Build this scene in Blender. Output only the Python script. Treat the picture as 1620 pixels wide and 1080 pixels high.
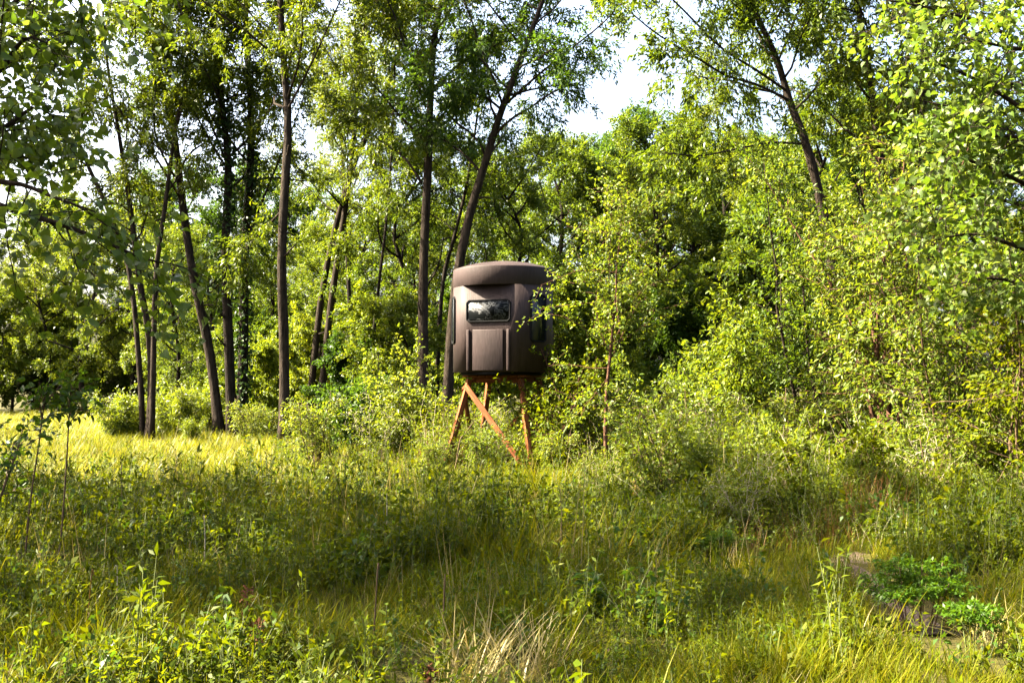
import bpy, math, random
import numpy as np
from mathutils import Vector, Matrix

# ------------------------------------------------------------------ camera, world, sun, exposure
for o in list(bpy.data.objects):
    bpy.data.objects.remove(o)
scene = bpy.context.scene
COL = scene.collection
FPX, CX, CY, HORIZON = 1575.0, 810.0, 540.0, 610.0      # pixels of the 1620x1080 photograph
PITCH = math.atan((HORIZON - CY) / FPX)
EYE = 1.6
cam_data = bpy.data.cameras.new('camera')
cam_data.lens = 35.0; cam_data.sensor_width = 36.0; cam_data.sensor_fit = 'HORIZONTAL'
cam_data.clip_start = 0.05; cam_data.clip_end = 3000
cam = bpy.data.objects.new('camera', cam_data); COL.objects.link(cam)
cam.location = (0, 0, EYE); cam.rotation_euler = (math.pi / 2 + PITCH, 0, 0)
scene.camera = cam

SUN_AZ, SUN_EL = math.radians(-94), math.radians(43)    # azimuth measured from "towards the camera" to the right
sun_dir = Vector((math.sin(SUN_AZ) * math.cos(SUN_EL), -math.cos(SUN_AZ) * math.cos(SUN_EL), math.sin(SUN_EL)))
world = bpy.data.worlds.new('World'); scene.world = world; world.use_nodes = True
wn = world.node_tree; bg = wn.nodes['Background']
sky = wn.nodes.new('ShaderNodeTexSky'); sky.sky_type = 'NISHITA'; sky.sun_disc = False
sky.sun_elevation = SUN_EL; sky.sun_rotation = math.atan2(sun_dir.x, sun_dir.y)
sky.air_density = 1.0; sky.dust_density = 8.0; sky.ozone_density = 1.0
wn.links.new(sky.outputs[0], bg.inputs[0]); bg.inputs[1].default_value = 0.060
sun_data = bpy.data.lights.new('sun', 'SUN'); sun_data.energy = 5.0; sun_data.angle = math.radians(0.53)
sun_data.color = (1.0, 0.89, 0.66)
sun = bpy.data.objects.new('sun', sun_data); COL.objects.link(sun)
sun.rotation_euler = sun_dir.to_track_quat('Z', 'Y').to_euler()
vs = scene.view_settings
vs.view_transform = 'Standard'; vs.look = 'None'; vs.gamma = 1.0; vs.use_curve_mapping = False
vs.exposure = 3.95
scene.render.engine = 'CYCLES'
cy = scene.cycles
cy.max_bounces = 5; cy.diffuse_bounces = 3; cy.glossy_bounces = 2; cy.transmission_bounces = 3; cy.transparent_max_bounces = 4
cy.use_denoising = True; cy.denoiser = 'OPENIMAGEDENOISE'
cy.use_adaptive_sampling = False
cy.sample_clamp_indirect = 6.0
cy.caustics_reflective = False; cy.caustics_refractive = False

# ------------------------------------------------------------------ helpers
RNG = np.random.default_rng(11)
def gh(x, y):
    """height of the ground"""
    f = 1.0 / (1.0 + np.maximum(0, np.hypot(x, y) - 60) / 30)
    return f * (0.07 * np.sin(x * 0.61 + 1.3) * np.cos(y * 0.43) + 0.05 * np.sin(x * 1.37 + y * 0.9) + 0.03 * np.sin(y * 2.1 - x * 1.7) - 0.02)
def P(px, py, Y):
    u = (px - CX) / FPX; v = (CY - py) / FPX
    yy = math.cos(PITCH) - v * math.sin(PITCH); zz = math.sin(PITCH) + v * math.cos(PITCH)
    s = Y / yy
    return np.array([u * s, Y, EYE + zz * s])
def PX(px, Y):
    return (px - CX) / FPX * Y
def nrm(v):
    v = np.asarray(v, float); n = np.linalg.norm(v, axis=-1, keepdims=True)
    return v / np.maximum(n, 1e-9)

def np_mesh(name, V, F, smooth=False):
    """F: list of (n,k) int arrays"""
    me = bpy.data.meshes.new(name)
    V = np.asarray(V, np.float32)
    me.vertices.add(len(V)); me.vertices.foreach_set('co', V.ravel())
    F = [f for f in F if len(f)]
    loops = np.concatenate([f.ravel() for f in F]).astype(np.int32)
    tot = np.concatenate([np.full(len(f), f.shape[1], np.int32) for f in F])
    start = np.concatenate([[0], np.cumsum(tot)[:-1]]).astype(np.int32)
    me.loops.add(len(loops)); me.loops.foreach_set('vertex_index', loops)
    me.polygons.add(len(tot)); me.polygons.foreach_set('loop_start', start)
    me.polygons.foreach_set('loop_total', tot)
    if smooth: me.polygons.foreach_set('use_smooth', np.ones(len(tot), bool))
    me.update(calc_edges=True); me.validate()
    return me
def link(name, me, parent=None, loc=None, mat=None):
    o = bpy.data.objects.new(name, me); COL.objects.link(o)
    if parent is not None: o.parent = parent
    if loc is not None: o.location = loc
    if mat is not None and me is not None and not me.materials: me.materials.append(mat)
    return o
def tag(o, label=None, cat=None, group=None, kind=None):
    if label: o['label'] = label
    if cat: o['category'] = cat
    if group: o['group'] = group
    if kind: o['kind'] = kind
    return o
def empty(name, loc, rz=0, s=1.0):
    o = bpy.data.objects.new(name, None); COL.objects.link(o)
    o.location = loc; o.rotation_euler = (0, 0, rz); o.scale = (s, s, s); o.empty_display_size = 0.2
    return o

class MB:
    """collects tubes, boxes and sheets of one mesh"""
    def __init__(s): s.V = []; s.F3 = []; s.F4 = []; s.n = 0; s.FN = {}
    def add(s, V, F):
        V = np.asarray(V, float)
        for f in F:
            f = np.asarray(f, int)
            if len(f): s.FN.setdefault(f.shape[1], []).append(f + s.n)
        s.V.append(V); s.n += len(V)
    def tube(s, path, rad, sides=6, cap=True):
        path = np.asarray(path, float); rad = np.asarray(rad, float); n = len(path)
        tan = nrm(np.gradient(path, axis=0))
        ref = np.where(np.abs(tan[:, 2:3]) > 0.9, np.array([[1.0, 0, 0]]), np.array([[0, 0, 1.0]]))
        if np.abs(tan[:, 2]).max() > 0.8: ref = np.repeat(np.array([[1.0, 0.05, 0]]), n, 0)
        a = nrm(np.cross(tan, ref)); b = np.cross(tan, a)
        ang = np.arange(sides) / sides * 2 * math.pi
        ring = (np.cos(ang)[None, :, None] * a[:, None] + np.sin(ang)[None, :, None] * b[:, None]) * rad[:, None, None]
        V = (path[:, None] + ring).reshape(-1, 3)
        i = np.arange(n - 1)[:, None] * sides; j = np.arange(sides)[None]; j2 = (j + 1) % sides
        F = np.stack([i + j, i + j2, i + sides + j2, i + sides + j], -1).reshape(-1, 4)
        fs = [F]
        if cap: fs.append(np.arange(sides)[None, :] + (n - 1) * sides); fs.append(np.arange(sides)[::-1][None, :].copy())
        s.add(V, fs)
    def prism(s, poly, z0, z1):
        poly = np.asarray(poly, float); k = len(poly)
        V = np.concatenate([np.c_[poly, np.full(k, z0)], np.c_[poly, np.full(k, z1)]])
        j = np.arange(k); j2 = (j + 1) % k
        s.add(V, [np.stack([j, j2, j2 + k, j + k], -1), (j + k)[None, :], j[::-1][None, :].copy()])
    def mesh(s, name, smooth=False):
        return np_mesh(name, np.concatenate(s.V), [np.concatenate(f) for f in s.FN.values()], smooth)

def bevel(o, w=0.01, seg=2):
    m = o.modifiers.new('bevel', 'BEVEL'); m.width = w; m.segments = seg; m.limit_method = 'ANGLE'
    return o

# ---- leaves ----
SHAPES = {
    'lance': (np.array([[0, 0, 0], [0.40, -.5, .10], [1, 0, -.10], [0.40, .5, .10]]), [[0, 1, 2, 3]]),
    'oval': (np.array([[0, 0, 0], [.28, -.46, .10], [.66, -.40, .07], [1, 0, -.12], [.66, .40, .07], [.28, .46, .10]]), [[0, 1, 2, 3], [0, 3, 4, 5]]),
    'heart': (np.array([[0, 0, 0], [-.04, -.30, .06], [.16, -.50, .13], [.42, -.44, .11], [.72, -.20, -.02], [1, 0, -.24],
                        [.72, .20, 0], [.42, .44, .08], [.16, .50, .10], [-.04, .30, .05], [.5, 0, -.02]]),
              [[0, 1, 2, 10], [10, 2, 3, 4], [0, 10, 8, 9], [10, 6, 7, 8], [10, 4, 5, 6]]),
}
def leaf_arrays(pos, d, n, length, width, shape):
    T, faces = SHAPES[shape]
    d = nrm(d); n = nrm(n - (n * d).sum(-1, keepdims=True) * d); sd = np.cross(n, d)
    L = length[:, None, None]; W = width[:, None, None]
    V = pos[:, None] + T[None, :, 0:1] * L * d[:, None] + T[None, :, 1:2] * W * sd[:, None] + T[None, :, 2:3] * L * n[:, None]
    k = len(T); base = np.arange(len(pos))[:, None] * k
    Fs = {}
    for f in faces: Fs.setdefault(len(f), []).append(np.array(f)[None] + base)
    return V.reshape(-1, 3), [np.concatenate(v) for v in Fs.values()]
class Leaves:
    def __init__(s): s.p = []; s.d = []; s.n = []; s.l = []; s.w = []
    def add(s, rng, pos, tdir, centre, size, ratio, droop=.35, flat=.8, spread=.7):
        k = len(pos); out = nrm(pos - centre) * np.array([1, 1, .5])
        d = nrm(np.asarray(tdir) * .6 + out * .5 + rng.normal(0, spread, (k, 3)) + np.array([0, 0, -droop]))
        n = np.array([0, 0, 1.0]) + rng.normal(0, flat, (k, 3))
        l = size * rng.uniform(.6, 1.25, k)
        s.p.append(pos); s.d.append(d); s.n.append(n); s.l.append(l); s.w.append(l * ratio * rng.uniform(.8, 1.2, k))
    def arr(s): return [np.concatenate(x) for x in (s.p, s.d, s.n, s.l, s.w)]
    def mesh(s, name, shape):
        V, F = leaf_arrays(*s.arr(), shape); return np_mesh(name, V, F)

# ---- branches ----
def bend(rng, start, d, length, n, up=0.0, wob=.15):
    p = [np.asarray(start, float)]; d = nrm(d); st = length / n
    for i in range(n):
        d = nrm(d + np.array([0, 0, up / n]) + rng.normal(0, wob, 3) / math.sqrt(n)); p.append(p[-1] + d * st)
    return np.array(p)
def at(path, t):
    f = np.clip(t, 0, 1) * (len(path) - 1); i = min(int(f), len(path) - 2); q = f - i
    return path[i] * (1 - q) + path[i + 1] * q, nrm(path[i + 1] - path[i])
def smooth_path(pts, n):
    pts = np.asarray(pts, float); m = len(pts)
    t = np.linspace(0, m - 1, n); out = []
    for x in t:
        i = min(int(x), m - 2); q = x - i
        p0 = pts[max(i - 1, 0)]; p1 = pts[i]; p2 = pts[i + 1]; p3 = pts[min(i + 2, m - 1)]
        out.append(.5 * ((2 * p1) + (-p0 + p2) * q + (2 * p0 - 5 * p1 + 4 * p2 - p3) * q * q + (-p0 + 3 * p1 - 3 * p2 + p3) * q ** 3))
    return np.array(out)
def foliate(rng, mb, lv, path, r0, nsub, ntwig, nleaf, size, ratio, sub_len, twig_len, droop, centre, sub0=.25, up=.2, sides=4, twigs=False, scatter=.06, spread=.7, flat=.8):
    """side shoots and leaves on one limb"""
    L = np.linalg.norm(np.diff(path, axis=0), axis=1).sum()
    for j in range(nsub):
        t = sub0 + (1 - sub0) * (j + rng.uniform(.1, .9)) / nsub
        p, d = at(path, t)
        sl = sub_len * L * rng.uniform(.6, 1.2) * (1.15 - .6 * t)
        sd = nrm(d * .5 + rng.normal(0, .75, 3) + np.array([0, 0, up]))
        sp = bend(rng, p, sd, sl, 4, up * .5 - droop * .5, .3)
        mb.tube(sp, np.linspace(max(r0 * (1 - t) * .5, .006), .003, 5), 3, False)
        for k in range(ntwig):
            q, e = at(sp, .2 + .8 * (k + rng.uniform(0, 1)) / ntwig)
            td = nrm(e * .5 + rng.normal(0, .8, 3) + np.array([0, 0, -droop * .5]))
            tl = twig_len * rng.uniform(.6, 1.3)
            tp = bend(rng, q, td, tl, 3, -droop, .2)
            if twigs: mb.tube(tp, np.array([.004, .003, .002, .0015]), 3, False)
            u = rng.uniform(.05, 1.05, nleaf)
            pos = q + (tp[-1] - q) * u[:, None] + rng.normal(0, scatter, (nleaf, 3))
            lv.add(rng, pos, td, centre, size, ratio, droop, flat, spread)

# ------------------------------------------------------------------ materials
ALB = .62           # all colours below are scaled by this to true reflectances
def sc3(c): return tuple(ALB * v for v in c)
def new_mat(name):
    m = bpy.data.materials.new(name); m.use_nodes = True
    return m, m.node_tree, m.node_tree.nodes['Principled BSDF'], m.node_tree.nodes['Material Output']
def ramp(nt, fac, cols):
    r = nt.nodes.new('ShaderNodeValToRGB'); cr = r.color_ramp
    while len(cr.elements) < len(cols): cr.elements.new(.5)
    for e, (p, c) in zip(cr.elements, cols): e.position = p; e.color = (*c, 1)
    nt.links.new(fac, r.inputs[0]); return r.outputs[0]
def leaf_mat(name, cols, trans_mul=(1.72, 1.48, .48), trans=.48, rough=.42, spec=.16):
    m, nt, b, out = new_mat(name)
    geo = nt.nodes.new('ShaderNodeNewGeometry'); oi = nt.nodes.new('ShaderNodeObjectInfo')
    mx = nt.nodes.new('ShaderNodeMath'); mx.operation = 'MULTIPLY_ADD'
    nt.links.new(oi.outputs['Random'], mx.inputs[0]); mx.inputs[1].default_value = .35
    mm = nt.nodes.new('ShaderNodeMath'); mm.operation = 'MULTIPLY'; mm.inputs[1].default_value = .65
    nt.links.new(geo.outputs['Random Per Island'], mm.inputs[0]); nt.links.new(mm.outputs[0], mx.inputs[2])
    c = ramp(nt, mx.outputs[0], [(i / (len(cols) - 1), sc3(q)) for i, q in enumerate(cols)])
    nt.links.new(c, b.inputs['Base Color'])
    b.inputs['Roughness'].default_value = rough; b.inputs['Specular IOR Level'].default_value = spec
    tr = nt.nodes.new('ShaderNodeBsdfTranslucent')
    v = nt.nodes.new('ShaderNodeMix'); v.data_type = 'RGBA'; v.blend_type = 'MULTIPLY'; v.inputs[0].default_value = 1
    nt.links.new(c, v.inputs[6]); v.inputs[7].default_value = (*trans_mul, 1)
    nt.links.new(v.outputs[2], tr.inputs[0])
    ms = nt.nodes.new('ShaderNodeMixShader'); ms.inputs[0].default_value = trans
    nt.links.new(b.outputs[0], ms.inputs[1]); nt.links.new(tr.outputs[0], ms.inputs[2]); nt.links.new(ms.outputs[0], out.inputs[0])
    return m
def bark_mat(name, c1, c2, scale=6, bump=1.0):
    m, nt, b, out = new_mat(name)
    tc = nt.nodes.new('ShaderNodeTexCoord'); mp = nt.nodes.new('ShaderNodeMapping'); mp.inputs['Scale'].default_value = (1, 1, .16)
    nt.links.new(tc.outputs['Object'], mp.inputs[0])
    n1 = nt.nodes.new('ShaderNodeTexNoise'); n1.inputs['Scale'].default_value = scale * 3; n1.inputs['Detail'].default_value = 6; n1.inputs['Roughness'].default_value = .65
    nt.links.new(mp.outputs[0], n1.inputs[0])
    c = ramp(nt, n1.outputs[0], [(.3, sc3(c1)), (.62, sc3(c2))])
    nt.links.new(c, b.inputs['Base Color']); b.inputs['Roughness'].default_value = .9; b.inputs['Specular IOR Level'].default_value = .05
    bp = nt.nodes.new('ShaderNodeBump'); bp.inputs['Strength'].default_value = bump; bp.inputs['Distance'].default_value = .07
    nt.links.new(n1.outputs[0], bp.inputs['Height']); nt.links.new(bp.outputs[0], b.inputs['Normal'])
    return m
def plain_mat(name, c, rough=.6, spec=.4):
    m, nt, b, out = new_mat(name); b.inputs['Base Color'].default_value = (*sc3(c), 1)
    b.inputs['Roughness'].default_value = rough; b.inputs['Specular IOR Level'].default_value = spec
    return m

M = {}
M['leaf_willow'] = leaf_mat('leaf_willow', [(.042, .078, .007), (.075, .118, .010), (.135, .165, .016)])
M['leaf_wood'] = leaf_mat('leaf_wood', [(.042, .085, .008), (.08, .13, .012), (.15, .185, .02)])
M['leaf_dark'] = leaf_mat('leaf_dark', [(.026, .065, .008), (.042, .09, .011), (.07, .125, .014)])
M['leaf_yellow'] = leaf_mat('leaf_yellow', [(.08, .135, .009), (.12, .175, .012), (.18, .215, .02)])
M['leaf_poplar'] = leaf_mat('leaf_poplar', [(.05, .10, .010), (.085, .145, .015), (.15, .19, .04)], rough=.45, spec=.25, trans_mul=(1.55, 1.45, .6))
M['leaf_ivy'] = leaf_mat('leaf_ivy', [(.02, .05, .01), (.035, .07, .012)], trans=.3)
M['leaf_shrub'] = leaf_mat('leaf_shrub', [(.065, .115, .012), (.115, .165, .018), (.19, .22, .045)])
M['leaf_weed'] = leaf_mat('leaf_weed', [(.040, .070, .003), (.074, .106, .0035), (.13, .15, .005)], spec=.07, rough=.5)
M['leaf_carrot'] = leaf_mat('leaf_carrot', [(.042, .10, .006), (.07, .14, .008)])
M['grass'] = leaf_mat('grass', [(.043, .070, .0025), (.080, .104, .003), (.135, .138, .006), (.215, .172, .035)], trans=.4, spec=.03)
M['grass_field'] = leaf_mat('grass_field', [(.12, .16, .012), (.20, .22, .025), (.28, .26, .06)], trans=.4)
M['grass_dry'] = leaf_mat('grass_dry', [(.20, .19, .05), (.30, .25, .10), (.38, .30, .16)], trans=.35, trans_mul=(1.1, 1, .7))
M['grass_rust'] = leaf_mat('grass_rust', [(.20, .10, .03), (.30, .15, .05)], trans=.3, trans_mul=(1.1, 1, .7))
M['bark'] = bark_mat('bark', (.007, .005, .0035), (.050, .037, .028))
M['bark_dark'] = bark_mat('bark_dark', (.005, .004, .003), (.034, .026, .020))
M['bark_red'] = bark_mat('bark_red', (.07, .035, .022), (.19, .10, .065), 14)
M['stem_green'] = plain_mat('stem_green', (.09, .11, .03), .7, .3)
M['stem_brown'] = plain_mat('stem_brown', (.09, .055, .03), .8, .2)
M['stem_pale'] = plain_mat('stem_pale', (.35, .30, .22), .8, .2)
M['petal_white'] = plain_mat('petal_white', (.7, .7, .6), .7, .2)
M['seed_brown'] = plain_mat('seed_brown', (.16, .06, .03), .9, .1)

def ground_material():
    m, nt, b, out = new_mat('soil')
    tc = nt.nodes.new('ShaderNodeTexCoord')
    n1 = nt.nodes.new('ShaderNodeTexNoise'); n1.inputs['Scale'].default_value = .7; n1.inputs['Detail'].default_value = 8
    n2 = nt.nodes.new('ShaderNodeTexNoise'); n2.inputs['Scale'].default_value = 14; n2.inputs['Detail'].default_value = 8; n2.inputs['Roughness'].default_value = .7
    nt.links.new(tc.outputs['Object'], n1.inputs[0]); nt.links.new(tc.outputs['Object'], n2.inputs[0])
    c1 = ramp(nt, n1.outputs[0], [(.4, sc3((.05, .055, .015))), (.65, sc3((.09, .08, .03)))])
    c2 = ramp(nt, n2.outputs[0], [(.35, (.35, .35, .35)), (.7, (1.3, 1.2, 1.0))])
    v = nt.nodes.new('ShaderNodeMix'); v.data_type = 'RGBA'; v.blend_type = 'MULTIPLY'; v.inputs[0].default_value = 1
    nt.links.new(c1, v.inputs[6]); nt.links.new(c2, v.inputs[7]); nt.links.new(v.outputs[2], b.inputs['Base Color'])
    b.inputs['Roughness'].default_value = .95; b.inputs['Specular IOR Level'].default_value = .05
    bp = nt.nodes.new('ShaderNodeBump'); bp.inputs['Strength'].default_value = .7; bp.inputs['Distance'].default_value = .04
    nt.links.new(n2.outputs[0], bp.inputs['Height']); nt.links.new(bp.outputs[0], b.inputs['Normal'])
    return m
M['soil'] = ground_material()
def dirt_material():
    m, nt, b, out = new_mat('bare_dirt')
    tc = nt.nodes.new('ShaderNodeTexCoord')
    n2 = nt.nodes.new('ShaderNodeTexNoise'); n2.inputs['Scale'].default_value = 9; n2.inputs['Detail'].default_value = 9; n2.inputs['Roughness'].default_value = .7
    nt.links.new(tc.outputs['Object'], n2.inputs[0])
    c = ramp(nt, n2.outputs[0], [(.3, sc3((.03, .017, .008))), (.55, sc3((.075, .043, .021))), (.75, sc3((.13, .08, .042)))])
    nt.links.new(c, b.inputs['Base Color']); b.inputs['Roughness'].default_value = .95
    bp = nt.nodes.new('ShaderNodeBump'); bp.inputs['Distance'].default_value = .03
    nt.links.new(n2.outputs[0], bp.inputs['Height']); nt.links.new(bp.outputs[0], b.inputs['Normal'])
    return m
M['dirt'] = dirt_material()
def shell_material():
    m, nt, b, out = new_mat('bark_textured_plastic')
    tc = nt.nodes.new('ShaderNodeTexCoord'); mp = nt.nodes.new('ShaderNodeMapping'); mp.inputs['Scale'].default_value = (1, 1, .13)
    nt.links.new(tc.outputs['Object'], mp.inputs[0])
    n = nt.nodes.new('ShaderNodeTexNoise'); n.inputs['Scale'].default_value = 42; n.inputs['Detail'].default_value = 5; n.inputs['Distortion'].default_value = .6
    nt.links.new(mp.outputs[0], n.inputs[0])
    n2 = nt.nodes.new('ShaderNodeTexNoise'); n2.inputs['Scale'].default_value = 2.2; n2.inputs['Detail'].default_value = 4
    nt.links.new(tc.outputs['Object'], n2.inputs[0])
    c = ramp(nt, n.outputs[0], [(.32, (.022, .0148, .0145)), (.70, (.032, .0225, .0225))])
    c2 = ramp(nt, n2.outputs[0], [(.3, (.72, .74, .74)), (.7, (1.2, 1.17, 1.15))])
    v = nt.nodes.new('ShaderNodeMix'); v.data_type = 'RGBA'; v.blend_type = 'MULTIPLY'; v.inputs[0].default_value = 1
    nt.links.new(c, v.inputs[6]); nt.links.new(c2, v.inputs[7]); nt.links.new(v.outputs[2], b.inputs['Base Color'])
    b.inputs['Roughness'].default_value = .6; b.inputs['Specular IOR Level'].default_value = .10
    bp = nt.nodes.new('ShaderNodeBump'); bp.inputs['Strength'].default_value = .35; bp.inputs['Distance'].default_value = .010
    nt.links.new(n.outputs[0], bp.inputs['Height']); nt.links.new(bp.outputs[0], b.inputs['Normal'])
    return m
M['shell'] = shell_material()
M['black'] = plain_mat('black_rubber', (.008, .008, .009), .7, .06)
def pane_material(camo):
    m, nt, b, out = new_mat('camo_pane' if camo else 'dark_pane')
    b.inputs['Roughness'].default_value = .12 if not camo else .35
    b.inputs['Specular IOR Level'].default_value = .3 if not camo else .06
    b.inputs['Base Color'].default_value = (.01, .012, .014, 1)
    if camo:
        tc = nt.nodes.new('ShaderNodeTexCoord')
        n = nt.nodes.new('ShaderNodeTexNoise'); n.inputs['Scale'].default_value = 4.5; n.inputs['Detail'].default_value = 2; n.inputs['Distortion'].default_value = 2.2; n.inputs['Roughness'].default_value = .5
        nt.links.new(tc.outputs['Object'], n.inputs[0])
        c = ramp(nt, n.outputs[0], [(.44, (.002, .0025, .003)), (.50, (.06, .062, .066)), (.54, (.006, .007, .008)), (.60, (.003, .0035, .004)), (.66, (.05, .052, .056))])
        nt.links.new(c, b.inputs['Base Color'])
    return m
M['camo'] = pane_material(True); M['pane'] = pane_material(False)
def lumber_material():
    m, nt, b, out = new_mat('weathered_lumber')
    tc = nt.nodes.new('ShaderNodeTexCoord'); mp = nt.nodes.new('ShaderNodeMapping'); mp.inputs['Scale'].default_value = (1, 1, .1)
    nt.links.new(tc.outputs['Object'], mp.inputs[0])
    n = nt.nodes.new('ShaderNodeTexNoise'); n.inputs['Scale'].default_value = 28; n.inputs['Detail'].default_value = 6; n.inputs['Distortion'].default_value = .4
    nt.links.new(mp.outputs[0], n.inputs[0])
    c = ramp(nt, n.outputs[0], [(.3, (.045, .013, .005)), (.55, (.115, .040, .014)), (.75, (.15, .07, .033))])
    nt.links.new(c, b.inputs['Base Color']); b.inputs['Roughness'].default_value = .8; b.inputs['Specular IOR Level'].default_value = .06
    bp = nt.nodes.new('ShaderNodeBump'); bp.inputs['Strength'].default_value = .3; bp.inputs['Distance'].default_value = .01
    nt.links.new(n.outputs[0], bp.inputs['Height']); nt.links.new(bp.outputs[0], b.inputs['Normal'])
    return m
M['lumber'] = lumber_material()

# ------------------------------------------------------------------ ground
def axis(lo, hi, fine_lo, fine_hi, step):
    a = list(np.arange(fine_lo, fine_hi + .01, step)); s = step; x = fine_hi
    while x < hi: s *= 1.35; x += s; a.append(x)
    s = step; x = fine_lo
    while x > lo: s *= 1.35; x -= s; a.insert(0, x)
    return np.array(a)
gx = axis(-900, 900, -30, 30, .5); gy = axis(-300, 1500, -4, 60, .5)
XX, YY = np.meshgrid(gx, gy)
V = np.c_[XX.ravel(), YY.ravel(), gh(XX, YY).ravel()]
nx, ny = len(gx), len(gy)
i = (np.arange(ny - 1)[:, None] * nx + np.arange(nx - 1)[None]).ravel()
tag(link('ground', np_mesh('ground', V, [np.stack([i, i + 1, i + nx + 1, i + nx], -1)], True), mat=M['soil']), kind='structure')
# the trodden bare patch
path_pts = [(PX(1330, 9.4), 9.4), (PX(1370, 8.4), 8.4), (PX(1440, 7.3), 7.3), (PX(1470, 6.6), 6.6)]
PATH = smooth_path(np.c_[np.array(path_pts), np.zeros(4)], 30)[:, :2]
def path_dist(x, y):
    return np.min(np.hypot(np.asarray(x)[..., None] - PATH[:, 0], np.asarray(y)[..., None] - PATH[:, 1]), axis=-1)
rng = np.random.default_rng(5)
rows = []
tn = nrm(np.gradient(PATH, axis=0)); sd = np.c_[-tn[:, 1], tn[:, 0]]
for k in range(7):
    w = (k - 3) / 3 * (.26 + .10 * np.sin(np.arange(30) * .7 + k * .2))
    q = PATH + sd * w[:, None]; rows.append(np.c_[q, gh(q[:, 0], q[:, 1]) + .012 - .05 * (abs(k - 3) / 3) ** 2 + rng.normal(0, .008, 30)])
V = np.concatenate(rows)
i = (np.arange(6)[:, None] * 30 + np.arange(29)[None]).ravel()
tag(link('path', np_mesh('path', V, [np.stack([i, i + 1, i + 31, i + 30], -1)], True), mat=M['dirt']), kind='structure')

# ------------------------------------------------------------------ the raised blind
BC = np.array([PX(798, 18.0), 18.0]); BZ0, BZ1 = 1.84, 3.50; BR = .925; A0 = -20
def facet_frame(deg):
    a = math.radians(deg); n = np.array([math.sin(a), -math.cos(a), 0]); t = np.array([math.cos(a), math.sin(a), 0])
    return n, t
blind = empty('hunting_blind', (BC[0], BC[1], BZ0))
tag(blind, 'brown bark-textured six-sided hunting blind with domed roof on timber legs', 'hunting blind')
APO = BR * math.cos(math.radians(30)); H = BZ1 - BZ0
# body: a hexagon with rounded corners
poly = []
for k in range(6):
    c = math.radians(A0 + 60 * k)
    if k % 2:                                   # curved wall between two flat facets
        for q in np.linspace(-28.5, 28.5, 13): poly.append((BR * math.sin(c + math.radians(q)), -BR * math.cos(c + math.radians(q))))
    else:                                       # softened corners of the flat facet
        for q in (-27.0, -24.5, 24.5, 27.0):
            rr = APO / math.cos(math.radians(q)) if abs(q) < 26 else APO / math.cos(math.radians(q)) - .004
            poly.append((rr * math.sin(c + math.radians(q)), -rr * math.cos(c + math.radians(q))))
b = MB(); b.prism(poly, 0, H); link('body', b.mesh('blind_body'), blind, mat=M['shell'])
def lathe(profile, seg=72):
    pr = np.array(profile, float); a = np.arange(seg) / seg * 2 * math.pi; n = len(pr)
    V = np.stack([pr[:, None, 0] * np.cos(a), pr[:, None, 0] * np.sin(a), np.repeat(pr[:, 1:2], seg, 1)], -1).reshape(-1, 3)
    i = np.arange(n - 1)[:, None] * seg; j = np.arange(seg)[None]; j2 = (j + 1) % seg
    return V, [np.stack([i + j, i + j2, i + seg + j2, i + seg + j], -1).reshape(-1, 4), (np.arange(seg) + (n - 1) * seg)[None], np.arange(seg)[::-1][None].copy()]
z = BZ1 - BZ0
prof = [(.70, z - .14), (.924, z - .15), (.929, z - .145), (.930, z + .165), (.926, z + .175), (.914, z + .182), (.75, z + .235), (.55, z + .285), (.30, z + .325), (.05, z + .34)]
b = MB(); b.add(*lathe(prof)); o = link('roof', b.mesh('blind_roof'), blind, mat=M['shell'])
b = MB(); b.add(*lathe([(.55, -.05), (.80, -.05), (.80, -.003), (.55, -.003)])); link('base_rim', b.mesh('blind_base_rim'), blind, mat=M['black'])
def facet_plate(deg, outline, d0, d1, name, mat, parent, hole=None, bev=.006, dist=None):
    """a plate (outline in metres across / up the facet) standing from d0 to d1 off the facet"""
    n, t = facet_frame(deg); ol = np.array(outline, float); k = len(ol)
    mk = lambda o2, d: (n[None] * ((dist or APO) + d) + o2[:, 0:1] * t[None]) + np.c_[np.zeros((len(o2), 2)), o2[:, 1]]
    j = np.arange(k); j2 = (j + 1) % k; m = MB()
    if hole is None:
        m.add(np.concatenate([mk(ol, d0), mk(ol, d1)]), [np.stack([j, j2, j2 + k, j + k], -1), (j + k)[None], j[::-1][None].copy()])
    else:
        hl = np.array(hole, float)
        m.add(np.concatenate([mk(ol, d0), mk(ol, d1), mk(hl, d0), mk(hl, d1)]),
              [np.stack([j, j2, j2 + k, j + k], -1), np.stack([j + k, j2 + k, j2 + 3 * k, j + 3 * k], -1), np.stack([j + 3 * k, j2 + 3 * k, j2 + 2 * k, j + 2 * k], -1), np.stack([j + 2 * k, j2 + 2 * k, j2, j], -1)])
    o = link(name, m.mesh(name), parent, mat=mat)
    if bev: bevel(o, bev)
    return o
def octagon(cx, cz, w, h, c):
    return [(cx - w / 2 + c, cz - h / 2), (cx + w / 2 - c, cz - h / 2), (cx + w / 2, cz - h / 2 + c), (cx + w / 2, cz + h / 2 - c),
            (cx + w / 2 - c, cz + h / 2), (cx - w / 2 + c, cz + h / 2), (cx - w / 2, cz + h / 2 - c), (cx - w / 2, cz - h / 2 + c)]
rect = lambda x0, x1, z0, z1: [(x0, z0), (x1, z0), (x1, z1), (x0, z1)]
def window(deg, w, h, cz, pane, dist=None):
    f = facet_plate(deg, octagon(0, cz, w, h, .05), -.03, .022, 'window', M['black'], blind, octagon(0, cz, w - .05, h - .05, .035), dist=dist)
    facet_plate(deg, octagon(0, cz, w - .052, h - .052, .034), .004, .013, 'pane', pane, f, bev=0, dist=dist)
    return f
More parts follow.
